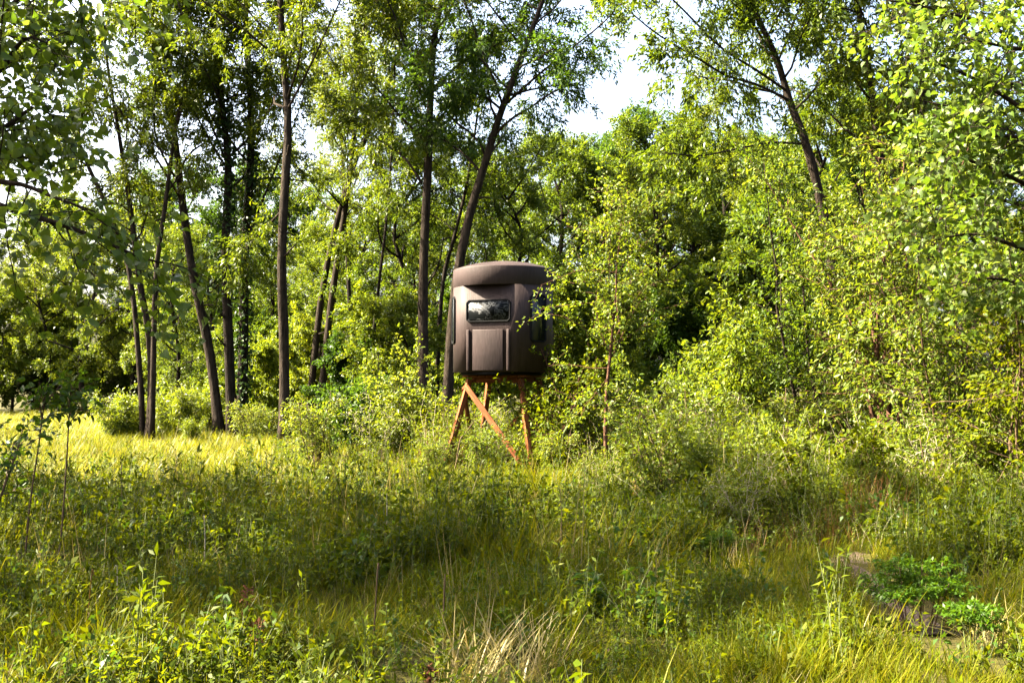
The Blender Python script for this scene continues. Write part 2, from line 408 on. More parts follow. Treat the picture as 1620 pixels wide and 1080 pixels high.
for k in range(6):
    deg = A0 + 60 * k
    if k % 2 == 0:
        window(deg, .83, .395, 1.06, M['camo'])
    else:
        window(deg, .36, .84, .93, M['pane'], BR - .004)
    if k in (0, 2, 4):      # moulded lower panels with deep grooves between
        for x0, x1 in ((-.40, -.345), (-.285, .285), (.345, .40)):
            facet_plate(deg, rect(x0, x1, .02, .735), -.003, .036, 'lower_panel', M['shell'], blind, bev=.012)
# ---- timber stand
stand = empty('timber_stand', (BC[0], BC[1], 0))
tag(stand, 'reddish timber stand with splayed legs and diagonal braces under the brown blind', 'stand')
def beam(p0, p1, w, d, name, axis=None):
    p0 = np.array(p0, float); p1 = np.array(p1, float); L = np.linalg.norm(p1 - p0)
    m = MB(); m.prism([(-w / 2, -d / 2), (w / 2, -d / 2), (w / 2, d / 2), (-w / 2, d / 2)], 0, L)
    o = link(name, m.mesh(name), stand, mat=M['lumber']); zq = nrm(p1 - p0)
    xa = np.array(axis if axis is not None else (1, 0, 0), float); xa = nrm(xa - (xa @ zq) * zq); ya = np.cross(zq, xa)
    o.matrix_local = Matrix(((xa[0], ya[0], zq[0], p0[0]), (xa[1], ya[1], zq[1], p0[1]), (xa[2], ya[2], zq[2], p0[2]), (0, 0, 0, 1)))
    bevel(o, .006)
    return o
ang = [-65, 25, 115, 205]
def ring(deg, r, z): a = math.radians(deg + 0); return np.array([r * math.sin(a), -r * math.cos(a), z])
tops = [ring(a, .68, 1.715) for a in ang]; feet = [ring(a, 1.22, gh(BC[0], BC[1]) - .06) for a in ang]
for k in range(4): beam(feet[k], tops[k], .09, .09, 'leg', np.cross(tops[k] - feet[k], ring(ang[k], 1, 0)) + 0)
mixp = lambda k, t: feet[k] * (1 - t) + tops[k] * t
for k in range(4):
    k2 = (k + 1) % 4
    n, t = facet_frame(ang[k] + 45)
    if k in (0, 2):
        beam(mixp(k2, .07) + n * .072, mixp(k, .93) + n * .072, .095, .040, 'brace', tops[k] - tops[k2])
    else:
        beam(mixp(k, .10) + n * .072, mixp(k2, .92) + n * .072, .095, .040, 'brace', tops[k] - tops[k2])
    beam(tops[k] - n * .068 + t * .02 + [0, 0, -.012], tops[k2] - n * .068 - t * .02 + [0, 0, -.012], .10, .038, 'rail', (0, 0, 1))
for k in (1,):
    k2 = (k + 1) % 4; n, t = facet_frame(ang[k] + 45)
    beam(mixp(k, .55) - n * .070, mixp(k2, .55) - n * .070, .09, .038, 'crossbar', (0, 0, 1))
n, t = facet_frame(-20)
for q in np.linspace(-.52, .52, 8):
    beam(-n * .56 + t * q + [0, 0, 1.768], n * .56 + t * q + [0, 0, 1.768], .138, .034, 'deck_board', t)

# ------------------------------------------------------------------ tall trees whose trunks show
def vine(rng, mb, lv, path, r, z0, z1, n):
    for _ in range(n):
        p, d = at(path, rng.uniform(z0, z1))
        a = rng.uniform(0, 2 * math.pi); rr = r + abs(rng.normal(0, .10))
        lv.add(rng, (p + np.array([math.cos(a) * rr, math.sin(a) * rr, rng.normal(0, .05)]))[None], [0, 0, -.3], p, .11, .8, .5, .8, .6)
def tall_tree(name, seed, ctrl, Y, r, label, top=15.0, limbs=None, n_limb=19, t0=.38, leaf='leaf_willow', size=.14, ratio=.32, L=3.9, bark='bark', group=None,
              nsub=7, ntwig=5, nleaf=32, droop=.5, shape='lance', ivy=None, extra_stems=(), Yb=None, up_ang=(.45, 1.15), trunks=1):
    rng = np.random.default_rng(seed)
    pts = [P(px, py, Y) for px, py in ctrl]
    base = pts[0].copy(); base[2] = gh(base[0], base[1]) - .05
    pts[0] = base
    d = nrm(pts[-1] - pts[-2]); d = nrm(d + np.array([0, 0, .35]))
    while pts[-1][2] < top: pts.append(pts[-1] + d * min(2.0, top - pts[-1][2] + .3) + rng.normal(0, .12, 3) * [1, 1, 0])
    pts = np.array(pts) - base
    # a little real depth in the lean
    pts[:, 1] += np.cumsum(rng.normal(0, .12, len(pts))) * (pts[:, 2] > 2)
    path = smooth_path(pts, 26); Ht = path[-1, 2]
    root = empty(name, base); tag(root, label, 'tree', group); r *= .88
    rad = r * (1 - .80 * np.linspace(0, 1, 26)) ; rad *= 1 + rng.normal(0, .035, 26); rad[0] *= 1.6; rad[1] *= 1.12
    m = MB(); m.tube(path, rad, 10)
    for q in range(5):                          # broken stubs and knots
        p, dd = at(path, rng.uniform(.12, .6)); a = rng.uniform(0, 6.28)
        m.tube(bend(rng, p, [math.cos(a), math.sin(a), rng.uniform(.1, .8)], rng.uniform(.2, .5) + r, 3, 0, .2), np.array([.3, .2, .15, .1]) * r, 5)
    for q in range(5):                          # root flare
        a = q * 1.257 + rng.uniform(0, .6); m.tube(np.array([[0, 0, .55], [math.cos(a) * r * .7, math.sin(a) * r * .7, .22], [math.cos(a) * r * 1.9, math.sin(a) * r * 1.9, -.04]]), np.array([.4, .5, .28]) * r, 6)
    tr = link('trunk', m.mesh('trunk', True), root, mat=M[bark])
    lv = Leaves(); 
    def limb_obj(lp, lr, dense=1):
        mb = MB(); n = len(lp); mb.tube(lp, np.linspace(lr, .012, n), 6)
        c = lp[0] * .5 + lp[-1] * .5
        foliate(rng, mb, lv, lp, lr, nsub * dense, ntwig, nleaf, size, ratio, .38, .55, droop, c)
        link('limb', mb.mesh('limb', True), root, mat=M[bark])
    for lc in (limbs or ()):
        lp = [P(px, py, Y + dy) - base for px, py, dy in lc]
        e = nrm(lp[-1] - lp[-2]); lp.append(lp[-1] + e * 1.0); lp.append(lp[-1] + nrm(e + [0, 0, .2]) * .9)
        limb_obj(smooth_path(lp, 14), r * .24, 2)
    ph = rng.uniform(0, 6.28)
    for q in range(n_limb):
        t = t0 + (.98 - t0) * (q + rng.uniform(0, .8)) / n_limb
        p, dd = at(path, t); a = ph + q * 2.4 + rng.normal(0, .3); el = rng.uniform(*up_ang) * (.7 + .5 * t)
        ln = L * rng.uniform(.65, 1.15) * (1.25 - .75 * t)
        lp = bend(rng, p, [math.cos(a) * math.cos(el), math.sin(a) * math.cos(el), math.sin(el)], ln, 7, .1, .35)
        limb_obj(lp, r * (1 - .8 * t) * .40)
    for sc in extra_stems:
        sp = [P(px, py, Y + dy) - base for px, py, dy in sc]; sp[0][2] = -.03
        e = nrm(sp[-1] - sp[-2]); 
        for _ in range(3): sp.append(sp[-1] + nrm(e + [0, 0, .3]) * 1.4 + rng.normal(0, .1, 3))
        sp = smooth_path(sp, 18); mb = MB(); mb.tube(sp, np.linspace(r * .8, .02, 18), 8)
        link('stem', mb.mesh('stem', True), root, mat=M[bark])
        for q in range(7):
            p, dd = at(sp, .45 + .55 * q / 7); a = q * 2.4 + rng.uniform(0, 1)
            limb_obj(bend(rng, p, [math.cos(a) * .6, math.sin(a) * .6, .7], L * .55 * rng.uniform(.7, 1.1), 6, .1, .3), r * .25)
    link('crown', lv.mesh('crown', shape), root, mat=M[leaf])
    if ivy:
        lv2 = Leaves(); vine(rng, None, lv2, path, r * .9, ivy[0], ivy[1], ivy[2]); link('ivy', lv2.mesh('ivy', 'oval'), root, mat=M['leaf_ivy'])
    return root
G = 'tall slender trees with bare lower trunks'
tall_tree('willow_tree', 101, [(236, 702), (232, 560), (212, 440), (196, 330), (180, 210)], 28, .13, 'three-stemmed slender tree rising from the bright goldenrod clump', top=12,
          extra_stems=[[(226, 702, .2), (222, 600, .2), (205, 430, .3), (170, 330, .4), (130, 240, .6)], [(240, 702, -.2), (243, 560, -.2), (247, 430, -.3), (262, 320, -.3), (275, 220, -.3)]], n_limb=9, L=2.8, group=G)
tall_tree('willow_tree', 102, [(348, 694), (330, 560), (308, 440), (286, 320), (268, 200), (250, 110), (238, 20)], 29, .17, 'tall trunk leaning left beside the dark ivy-covered pair', top=16,
          limbs=[[(284, 312, 0), (240, 240, -.4), (190, 175, -.9), (150, 120, -1.2)], [(262, 180, 0), (270, 110, .2), (262, 40, .5)], [(240, 50, 0), (230, 0, .1), (215, -60, .2)]], group=G)
tall_tree('willow_tree', 103, [(368, 694), (365, 560), (363, 400), (366, 270), (356, 150), (348, 40)], 29, .18, 'dark straight trunk, left one of the ivy-covered pair', top=16, bark='bark_dark', ivy=(.22, .62, 1500),
          limbs=[[(363, 270, 0), (335, 200, -.4), (305, 140, -.8)]], group=G)
tall_tree('willow_tree', 104, [(381, 692), (384, 560), (386, 420), (394, 300), (396, 190), (388, 80)], 29.6, .19, 'dark trunk thick with ivy, right one of the pair', top=16, bark='bark_dark', ivy=(.05, .6, 2600),
          limbs=[[(390, 380, 0), (418, 310, -.3), (445, 245, -.5)]], group=G)
tall_tree('willow_tree', 105, [(449, 712), (447, 560), (447, 400), (455, 200), (448, 90), (444, -20)], 25.5, .165, 'straight bare trunk standing closest, forking high above the weeds', top=17,
          limbs=[[(454, 175, 0), (478, 130, -.2), (500, 85, -.3), (525, 30, -.4)], [(452, 100, 0), (420, 50, .2), (385, 10, .3)], [(450, 330, 0), (425, 355, .4), (408, 372, .8)]], group=G)
tall_tree('willow_tree', 106, [(487, 676), (494, 600), (508, 470), (530, 365), (562, 262), (600, 180), (630, 90)], 37, .17, 'trunk leaning right, lower of the two slanting behind the straight one', top=17, group=G)
tall_tree('willow_tree', 107, [(504, 676), (512, 580), (523, 470), (541, 350), (556, 260), (566, 160)], 36, .17, 'slanting trunk crossing in front of its twin, leaning right', top=16, group=G)
tall_tree('willow_tree', 108, [(669, 700), (668, 560), (668, 420), (676, 250), (679, 150), (686, 30)], 26, .175, 'thick straight trunk just left of the blind', top=17,
          limbs=[[(674, 170, 0), (655, 120, -.3), (630, 40, -.6), (608, -10, -.8)], [(667, 290, 0), (640, 250, .2), (600, 222, .6)], [(682, 60, 0), (705, 30, .3), (722, -10, .3)]], group=G)
tall_tree('willow_tree', 109, [(703, 702), (712, 560), (722, 450), (742, 345), (766, 265), (790, 190), (812, 130), (842, 50)], 25, .17, 'thick trunk leaning right behind the blind', top=16,
          limbs=[[(760, 272, 0), (735, 245, .2), (700, 220, .6)], [(795, 175, 0), (770, 155, -.2), (752, 148, -.3)], [(800, 165, 0), (850, 120, -.5), (900, 80, -.8)]], group=G, leaf='leaf_dark')
tall_tree('willow_tree', 110, [(690, 690), (692, 560), (700, 440), (716, 380), (738, 290), (752, 200)], 31, .10, 'thin dark trunk between the two thick ones by the blind', top=12, n_limb=10, L=2.5, bark='bark_dark', group=G)
tall_tree('willow_tree', 111, [(1352, 700), (1330, 480), (1300, 320), (1274, 230), (1250, 160), (1225, 90), (1180, 0)], 21, .145, 'thick trunk leaning left above the sunlit shrub', top=13,
          limbs=[[(1246, 145, 0), (1195, 110, -.4), (1140, 75, -.8), (1085, 20, -1)], [(1250, 160, 0), (1200, 135, -.5), (1150, 120, -.9), (1100, 90, -1.2)], [(1272, 228, 0), (1220, 226, -.5), (1165, 236, -1)],
                 [(1230, 100, 0), (1250, 50, .3), (1270, 0, .6)]], n_limb=13, t0=.46, nleaf=36, L=3.4, group=G)
tall_tree('willow_tree', 112, [(1398, 690), (1396, 480), (1392, 300), (1390, 215), (1382, 130), (1356, 0)], 22, .15, 'upright trunk right of the leaning one, half hidden by leaves', top=13.5, t0=.36, n_limb=17, L=3.3, nleaf=38, group=G)
tall_tree('willow_tree', 113, [(1486, 680), (1484, 480), (1478, 300), (1474, 180), (1468, 0)], 20, .14, 'dark trunk deep in the foliage near the right edge', top=13, t0=.3, n_limb=14, L=2.8, bark='bark_dark', group=G)
tall_tree('willow_tree', 114, [(1150, 660), (1152, 480), (1148, 400), (1140, 250), (1128, 120)], 42, .16, 'distant dark trunk in the gap between sapling and sunlit shrub', top=13, n_limb=14, L=3.2, bark='bark_dark', group=G)
tall_tree('willow_tree', 115, [(1092, 660), (1090, 480), (1096, 380), (1090, 280), (1092, 200)], 45, .16, 'distant dark trunk behind the sapling beside the blind', top=12.5, n_limb=14, L=3.4, bark='bark_dark', group=G)
tall_tree('willow_tree', 116, [(560, 668), (556, 560), (552, 440), (545, 330), (540, 200)], 42, .13, 'faint far trunk between the slanting pair and the blind', top=16, n_limb=14, L=3.4, bark='bark_dark', group=G)
tall_tree('willow_tree', 117, [(590, 655), (590, 540), (600, 440), (612, 330), (620, 200), (625, 60)], 33, .08, 'pencil-thin trunk left of the thick one by the blind', top=15, n_limb=13, L=3.0, bark='bark_dark', group=G)

# ------------------------------------------------------------------ wood behind: copies of a few tree kinds
def wood_tree(seed, H, spread, r, leaf, size, ratio, shape, t0=.12, n_limb=24, nsub=6, ntwig=4, nleaf=58, droop=.35, bark='bark_dark'):
    rng = np.random.default_rng(seed)
    path = smooth_path(np.array([[0, 0, -.05], [rng.normal(0, .15), rng.normal(0, .15), H * .35], [rng.normal(0, .35), rng.normal(0, .35), H * .7], [rng.normal(0, .5), rng.normal(0, .5), H * .95]]), 14)
    m = MB(); m.tube(path, np.linspace(r, .02, 14), 7); lv = Leaves()
    lm = MB()
    for q in range(n_limb):
        t = t0 + (.99 - t0) * (q + rng.uniform(0, .8)) / n_limb
        p, d = at(path, t); a = q * 2.4 + rng.normal(0, .4); el = rng.uniform(.1, .75) + .4 * t
        prof = math.sin(math.pi * (0.18 + .74 * t)) ** .7
        lp = bend(rng, p, [math.cos(a) * math.cos(el), math.sin(a) * math.cos(el), math.sin(el)], spread * prof * rng.uniform(.6, 1.2), 6, .1, .35)
        lm.tube(lp, np.linspace(r * .35, .01, 7), 4, False)
        foliate(rng, lm, lv, lp, r * .3, nsub, ntwig, nleaf, size, ratio, .42, .5, droop, p)
    return m.mesh('wood_trunk', True), lm.mesh('wood_limbs', True), lv.mesh('wood_crown', shape), bark, leaf
WOOD = {
    'green': wood_tree(201, 9.5, 3.0, .13, 'leaf_wood', .10, .50, 'lance'),
    'yellow': wood_tree(202, 8.0, 2.7, .11, 'leaf_shrub', .10, .48, 'lance'),
    'deep': wood_tree(203, 10.0, 3.2, .15, 'leaf_dark', .11, .52, 'lance'),
    'low': wood_tree(204, 5.0, 2.3, .07, 'leaf_wood', .13, .50, 'lance', t0=.06, n_limb=18),
    'lowyellow': wood_tree(205, 4.2, 2.1, .06, 'leaf_yellow', .12, .50, 'lance', t0=.05, n_limb=18),
    'open': wood_tree(207, 12.5, 3.6, .15, 'leaf_wood', .125, .50, 'lance', t0=.25, n_limb=17, nsub=5, ntwig=4, nleaf=28),
    'lowdeep': wood_tree(206, 4.6, 2.2, .07, 'leaf_dark', .14, .52, 'lance', t0=.05, n_limb=18),
}
def put_wood(kind, x, y, s, rz, label, group, name='wood_tree'):
    tm, lm, cm, bark, leaf = WOOD[kind]
    root = empty(name, (x, y, gh(x, y)), rz, s); tag(root, label, 'tree', group)
    t = link('trunk', tm, root, mat=M[bark]); link('limbs', lm, root, mat=M[bark]); link('crown', cm, root, mat=M[leaf])
    return root
ORD = ['first', 'second', 'third', 'fourth', 'fifth', 'sixth', 'seventh', 'eighth', 'ninth', 'tenth', 'eleventh', 'twelfth', 'thirteenth', 'fourteenth', 'fifteenth', 'sixteenth', 'seventeenth', 'eighteenth', 'nineteenth', 'twentieth',
       'twenty-first', 'twenty-second', 'twenty-third', 'twenty-fourth', 'twenty-fifth', 'twenty-sixth', 'twenty-seventh', 'twenty-eighth', 'twenty-ninth', 'thirtieth']
KINDTXT = {'green': 'mid-green leafy tree', 'yellow': 'yellow-green sunlit tree', 'deep': 'deep-green dense tree', 'low': 'low green understory tree', 'lowyellow': 'low yellow-green understory tree', 'lowdeep': 'low dark understory tree', 'open': 'tall open-crowned tree'}
rng = np.random.default_rng(31)
def row(pxs, Y, kinds, sc, where, group, jy=1.5):
    for q, px in enumerate(sorted(pxs)):
        y = Y + rng.uniform(-jy, jy); k = kinds[int(rng.integers(len(kinds)))]
        put_wood(k, PX(px + rng.uniform(-12, 12), y), y, sc * (.86 if px < 560 and Y > 52 else .70 if px < 560 else .85 if px < 720 else 1 if px < 1030 else 1.08 if px < 1140 else 1.15) * rng.uniform(.88, 1.12), rng.uniform(0, 6.28), f'{KINDTXT[k]}, {ORD[q]} from the left {where}', group)
row(np.linspace(-110, 1700, 24), 64, ['green', 'deep', 'deep'], 1.6, 'in the farthest row of the wood', 'farthest row of the wood', 3)
row(np.linspace(-90, 520, 9), 55, ['green', 'yellow', 'low', 'green'], 1.35, 'along the far side of the grass clearing', 'trees beyond the grass clearing', 2)
row(np.linspace(-130, 470, 14), 59, ['low', 'lowyellow', 'low', 'lowyellow'], 1.5, 'in the low belt behind the grass clearing', 'low belt behind the grass clearing', 1)
row(np.linspace(250, 1480, 15), 46, ['green', 'yellow', 'deep', 'green'], 1.3, 'in the middle row of the wood', 'middle row of the wood', 2)
row(np.linspace(285, 1320, 15), 37.5, ['low', 'lowyellow', 'green', 'lowdeep'], 1.15, 'in the front row of the wood', 'front row of the wood', 2)
row([420, 545, 620, 790, 905, 985, 1080, 1190], 32, ['lowyellow', 'low', 'lowdeep', 'low'], .9, 'in the understory close behind the tall trunks', 'understory behind the tall trunks', 1.5)
# the canopy to the left, outside the picture, that shades the foreground
for q, (x, y, k, s) in enumerate([(-10.2, 10.8, 'open', 1.25), (-9.8, 8.6, 'open', 1.0), (-8.8, 6.4, 'open', .7), (-11.4, 12.2, 'open', 1.05), (-13.6, 8.8, 'open', 1.1), (-14.8, 14.4, 'green', 1.1)]):
    put_wood(k, x, y, s, q * 1.1, f'{KINDTXT[k]} shading the clearing, {ORD[q]} of those beside the photographer', 'trees beside the clearing')

# the wood goes on behind and to the right of the photographer
for q, (x, y, k, s) in enumerate([(-6, -9, 'deep', 1.1), (-1.5, -11, 'green', 1.2), (3, -9.5, 'green', 1.1), (7.5, -8, 'deep', 1.1), (11, -3.5, 'green', 1.1), (12.5, 2, 'yellow', 1.2), (11.5, 6.5, 'green', 1.0), (-10, -6, 'green', 1.1), (0.5, -16, 'deep', 1.4), (9, -14, 'deep', 1.4)]):
    put_wood(k, x, y, s, q * 1.3, f'{KINDTXT[k]} behind the photographer, {ORD[q]} around the clearing', 'trees behind the photographer')

# ------------------------------------------------------------------ near poplars with large leaves
def near_poplar(seed, base, H, r, label, limbs, leaf_size, nsub, ntwig, nleaf, n_auto, spread_az, L, zr):
    rng = np.random.default_rng(seed); base = np.array([base[0], base[1], gh(base[0], base[1]) - .05])
    path = smooth_path(np.array([[0, 0, 0], [.1, .05, H * .3], [.05, -.1, H * .65], [.2, 0, H]]), 18)
    root = empty('poplar_tree', base); tag(root, label, 'tree', 'near poplars with large leaves')
    m = MB(); m.tube(path, np.linspace(r, .03, 18), 10); link('trunk', m.mesh('trunk', True), root, mat=M['bark'])
    lv = Leaves()
    def lob(lp, lr):
        mb = MB(); mb.tube(lp, np.linspace(lr, .007, len(lp)), 6)
        foliate(rng, mb, lv, lp, lr, nsub, ntwig, nleaf, leaf_size, .92, .34, .36, .45, lp[0], sub0=.18, twigs=True, scatter=.05, flat=1.1, spread=.9)
        link('limb', mb.mesh('limb', True), root, mat=M['bark'])
    for lc in limbs: lob(smooth_path([np.array(c) - base for c in lc], 12), .035)
    for q in range(n_auto):
        z = zr[0] + (zr[1] - zr[0]) * (q + rng.uniform(0, .7)) / n_auto; p, d = at(path, z)
        a = rng.uniform(*spread_az); el = rng.uniform(.1, .7)
        lob(bend(rng, p, [math.cos(a) * math.cos(el), math.sin(a) * math.cos(el), math.sin(el)], L * rng.uniform(.7, 1.1), 8, -.1, .3), .035)
    p, d, n, l, w = lv.arr(); W = p + base
    # the 300 leaves that show largest are leaves of their own
    u = CX + W[:, 0] / W[:, 1] * FPX; vv = HORIZON - (W[:, 2] - EYE) / W[:, 1] * FPX
    inside = (u > 4) & (u < 1616) & (vv > 4) & (vv < 1070) & (W[:, 1] > 1)
    score = np.where(inside, l / np.maximum(W[:, 1], .5), 0); idx = np.argsort(-score)[:300]; idx = idx[score[idx] > 0]
    rest = np.ones(len(p), bool); rest[idx] = False
    V, F = leaf_arrays(p[rest], d[rest], n[rest], l[rest], w[rest], 'heart')
    tag(link('crown', np_mesh('poplar_crown', V, F), root, mat=M['leaf_poplar']), kind='stuff')
    V, F = leaf_arrays(np.zeros((1, 3)), np.array([[1.0, 0, 0]]), np.array([[0, 0, 1.0]]), np.ones(1), np.ones(1), 'heart')
    one = np_mesh('poplar_leaf', V, F); one.materials.append(M['leaf_poplar'])
    for i in idx:
        dd = nrm(d[i]); nn = nrm(n[i] - (n[i] @ dd) * dd); ss = np.cross(nn, dd)
        o = link('leaf', one, root)
        o.matrix_local = Matrix(((dd[0] * l[i], ss[0] * w[i], nn[0] * l[i], p[i][0]), (dd[1] * l[i], ss[1] * w[i], nn[1] * l[i], p[i][1]), (dd[2] * l[i], ss[2] * w[i], nn[2] * l[i], p[i][2]), (0, 0, 0, 1)))
    return root
Y = 7.9
bl = (-5.6, 8.0)
near_poplar(301, bl, 8.5, .14, 'poplar branch with large dark heart-shaped leaves reaching in at the upper left',
            [[(-5.55, 8.0, 2.2), P(-60, 330, Y), P(60, 345, Y), P(150, 375, Y), P(215, 405, Y), P(255, 415, Y)],
             [(-5.55, 8.0, 2.5), P(-80, 300, 7.6), P(20, 290, 7.5), P(80, 310, 7.4), P(150, 335, 7.4)],
             [(-5.55, 8.0, 2.8), P(-60, 240, 8.3), P(10, 200, 8.4), P(55, 170, 8.5), P(90, 190, 8.5)],
             [(-5.55, 8.0, 3.3), P(-60, 150, 7.7), P(0, 110, 7.7), P(40, 60, 7.7), P(75, 70, 7.7)],
             [(-5.55, 8.0, 3.6), P(-50, 60, 8.1), P(30, 0, 8.0), P(75, -25, 8.0), P(110, -10, 7.9)],
             [(-5.55, 8.0, 4.0), P(0, -90, 7.3), P(120, -80, 7.3), P(220, -65, 7.3), P(300, -30, 7.3)],
             [(-5.55, 8.0, 2.4), P(-60, 260, 8.9), P(0, 250, 9.0), P(60, 250, 9.0)]],
            .078, 12, 5, 7, 14, (1.2, 3.7), 1.9, (.45, .98))
near_poplar(302, (6.9, 10.4), 8.2, .15, 'poplar covered in bright large leaves filling the upper right',
            [[(6.9, 10.4, 3.0), P(1690, 330, 10), P(1600, 280, 9.8), P(1520, 250, 9.7), P(1450, 240, 9.6)],
             [(6.9, 10.4, 3.4), P(1690, 230, 9.6), P(1600, 160, 9.5), P(1510, 110, 9.4), P(1430, 90, 9.4)],
             [(6.9, 10.4, 3.8), P(1680, 140, 10), P(1600, 60, 10), P(1500, 20, 10), P(1400, 0, 10)],
             [(6.9, 10.4, 2.6), P(1690, 420, 9.8), P(1610, 390, 9.6), P(1540, 370, 9.6), P(1480, 380, 9.5)],
             [(6.9, 10.4, 2.4), P(1690, 480, 10.2), P(1620, 450, 10.1), P(1560, 440, 10), P(1500, 455, 10)],
             [(6.9, 10.4, 2.9), P(1680, 360, 10.6), P(1600, 320, 10.6), P(1520, 310, 10.6), P(1440, 330, 10.6)],
             [(6.9, 10.4, 3.6), P(1690, 190, 10.6), P(1610, 130, 10.6), P(1540, 170, 10.6), P(1460, 160, 10.6)],
             [(6.9, 10.4, 4.2), P(1680, 40, 10), P(1590, -30, 10), P(1500, -60, 10), P(1400, -60, 10)],
             [(6.9, 10.4, 2.8), P(1680, 260, 9.2), P(1620, 220, 9.1), P(1570, 215, 9.0), P(1530, 215, 9.0)],
             [(6.9, 10.4, 2.8), P(1680, 100, 9.2), P(1620, 80, 9.1), P(1570, 70, 9.0), P(1530, 60, 9.0)]],
            .070, 12, 5, 11, 12, (1.8, 4.4), 2.0, (.30, .98))

# ------------------------------------------------------------------ saplings and shrubs
def stems_shrub(rng, root, nst, H, spread, r, leaf, bark, size, ratio, shape, nsub, ntwig, nleaf, droop=.25, sub_len=.35, twig_len=.28, sub0=.2, twigs=True, lean=(0, 0), wob=.3, parts=True):
    lv = Leaves(); st = []
    for q in range(nst):
        a = q * 2.4 + rng.uniform(0, 1); tilt = spread * rng.uniform(.3, 1.1) if nst > 1 else spread * .1
        h = H * rng.uniform(.7, 1.05) if nst > 1 else H
        d = [math.cos(a) * tilt + lean[0], math.sin(a) * tilt + lean[1], 1]
        sp = bend(rng, [math.cos(a) * .06 * (nst > 1), math.sin(a) * .06 * (nst > 1), -.03], d, h * math.sqrt(1 + tilt * tilt), 9, .1, wob)
        mb = MB(); mb.tube(sp, np.linspace(r, .005, 10), 6)
        foliate(rng, mb, lv, sp, r * .8, nsub, ntwig, nleaf, size, ratio, sub_len, twig_len, droop, np.array([0, 0, H * .4]), sub0=sub0, twigs=twigs, scatter=.035)
        st.append(mb.mesh('stem', True))
    return st, lv.mesh('foliage', shape)
def own_shrub(name, seed, px, Y, label, group=None, cat='shrub', **k):
    rng = np.random.default_rng(seed); x = PX(px, Y); leaf = k.pop('leaf'); bark = k.pop('bark')
    root = empty(name, (x, Y, gh(x, Y))); tag(root, label, cat, group)
    st, fo = stems_shrub(rng, root, leaf=leaf, bark=bark, **k)
    for s in st: link('stem', s, root, mat=M[bark])
    link('foliage', fo, root, mat=M[leaf])
    return root
own_shrub('sapling', 401, 958, 15.8, 'slender sapling with yellow-green leaves overlapping the right side of the blind', cat='sapling', nst=1, H=4.5, spread=0, r=.042, leaf='leaf_shrub', bark='bark_red',
          size=.062, ratio=.6, shape='oval', nsub=44, ntwig=7, nleaf=18, sub_len=.36, twig_len=.36, sub0=.36, wob=.12)
own_shrub('sapling', 402, 872, 16.9, 'smaller leafy sapling pressed against the blind', cat='sapling', nst=4, H=2.3, spread=.25, r=.02, leaf='leaf_weed', bark='bark_red',
          size=.08, ratio=.55, shape='oval', nsub=12, ntwig=5, nleaf=12)
own_shrub('tall_shrub', 403, 1400, 14.6, 'tall sunlit shrub with reddish stems under the leaning trunk', nst=7, H=5.6, spread=.24, r=.042, leaf='leaf_shrub', bark='bark_red',
          size=.085, ratio=.48, shape='oval', nsub=24, ntwig=6, nleaf=13, sub_len=.27, twig_len=.38, sub0=.3)
own_shrub('tall_shrub', 404, 1290, 16.4, 'tall bright shrub left of the reddish-stemmed one', nst=6, H=5.2, spread=.2, r=.035, leaf='leaf_wood', bark='bark',
          size=.085, ratio=.48, shape='oval', nsub=20, ntwig=6, nleaf=12, sub_len=.27, twig_len=.36, sub0=.25)
own_shrub('tall_shrub', 405, 1515, 13.2, 'tall thin-stemmed shrub tangled with vines below the poplar', nst=7, H=4.2, spread=.25, r=.025, leaf='leaf_shrub', bark='stem_brown',
          size=.08, ratio=.5, shape='oval', nsub=18, ntwig=5, nleaf=12, sub_len=.26, twig_len=.34, sub0=.25)
own_shrub('tall_shrub', 406, 1605, 11.8, 'leafy shrub cut by the right edge of the picture', nst=6, H=3.4, spread=.25, r=.022, leaf='leaf_weed', bark='stem_brown',
          size=.08, ratio=.5, shape='oval', nsub=16, ntwig=5, nleaf=12, sub_len=.28, twig_len=.34, sub0=.2)
own_shrub('tall_shrub', 407, 1185, 18.5, 'bright leafy shrub filling the gap left of the tall shrubs', nst=5, H=3.2, spread=.28, r=.03, leaf='leaf_yellow', bark='bark',
          size=.095, ratio=.5, shape='oval', nsub=18, ntwig=6, nleaf=12, sub_len=.3, twig_len=.38, sub0=.15)
own_shrub('tall_shrub', 408, 1070, 20.5, 'leafy shrub behind the slender sapling', nst=4, H=3.0, spread=.28, r=.03, leaf='leaf_wood', bark='bark',
          size=.095, ratio=.5, shape='oval', nsub=16, ntwig=6, nleaf=12, sub_len=.3, twig_len=.38, sub0=.15)
own_shrub('tall_shrub', 409, 640, 20.5, 'pale-leaved shrub left of the timber stand', nst=6, H=2.2, spread=.35, r=.022, leaf='leaf_shrub', bark='bark',
          size=.09, ratio=.5, shape='oval', nsub=12, ntwig=5, nleaf=12, sub_len=.32, twig_len=.34, sub0=.12)
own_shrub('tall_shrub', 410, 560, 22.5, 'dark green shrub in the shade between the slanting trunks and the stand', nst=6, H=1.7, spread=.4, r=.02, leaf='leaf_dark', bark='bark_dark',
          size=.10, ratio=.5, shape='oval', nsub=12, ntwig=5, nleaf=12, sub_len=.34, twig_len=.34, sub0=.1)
own_shrub('sapling', 411, 96, 8.3, 'thin bare-stemmed sapling with a leafy top, right one of the pair', 'pair of thin saplings', cat='sapling', nst=1, H=1.55, spread=0, r=.009, leaf='leaf_dark', bark='stem_brown',
          size=.075, ratio=.55, shape='oval', nsub=9, ntwig=3, nleaf=5, sub_len=.25, twig_len=.14, sub0=.78, wob=.06, lean=(.08, 0))
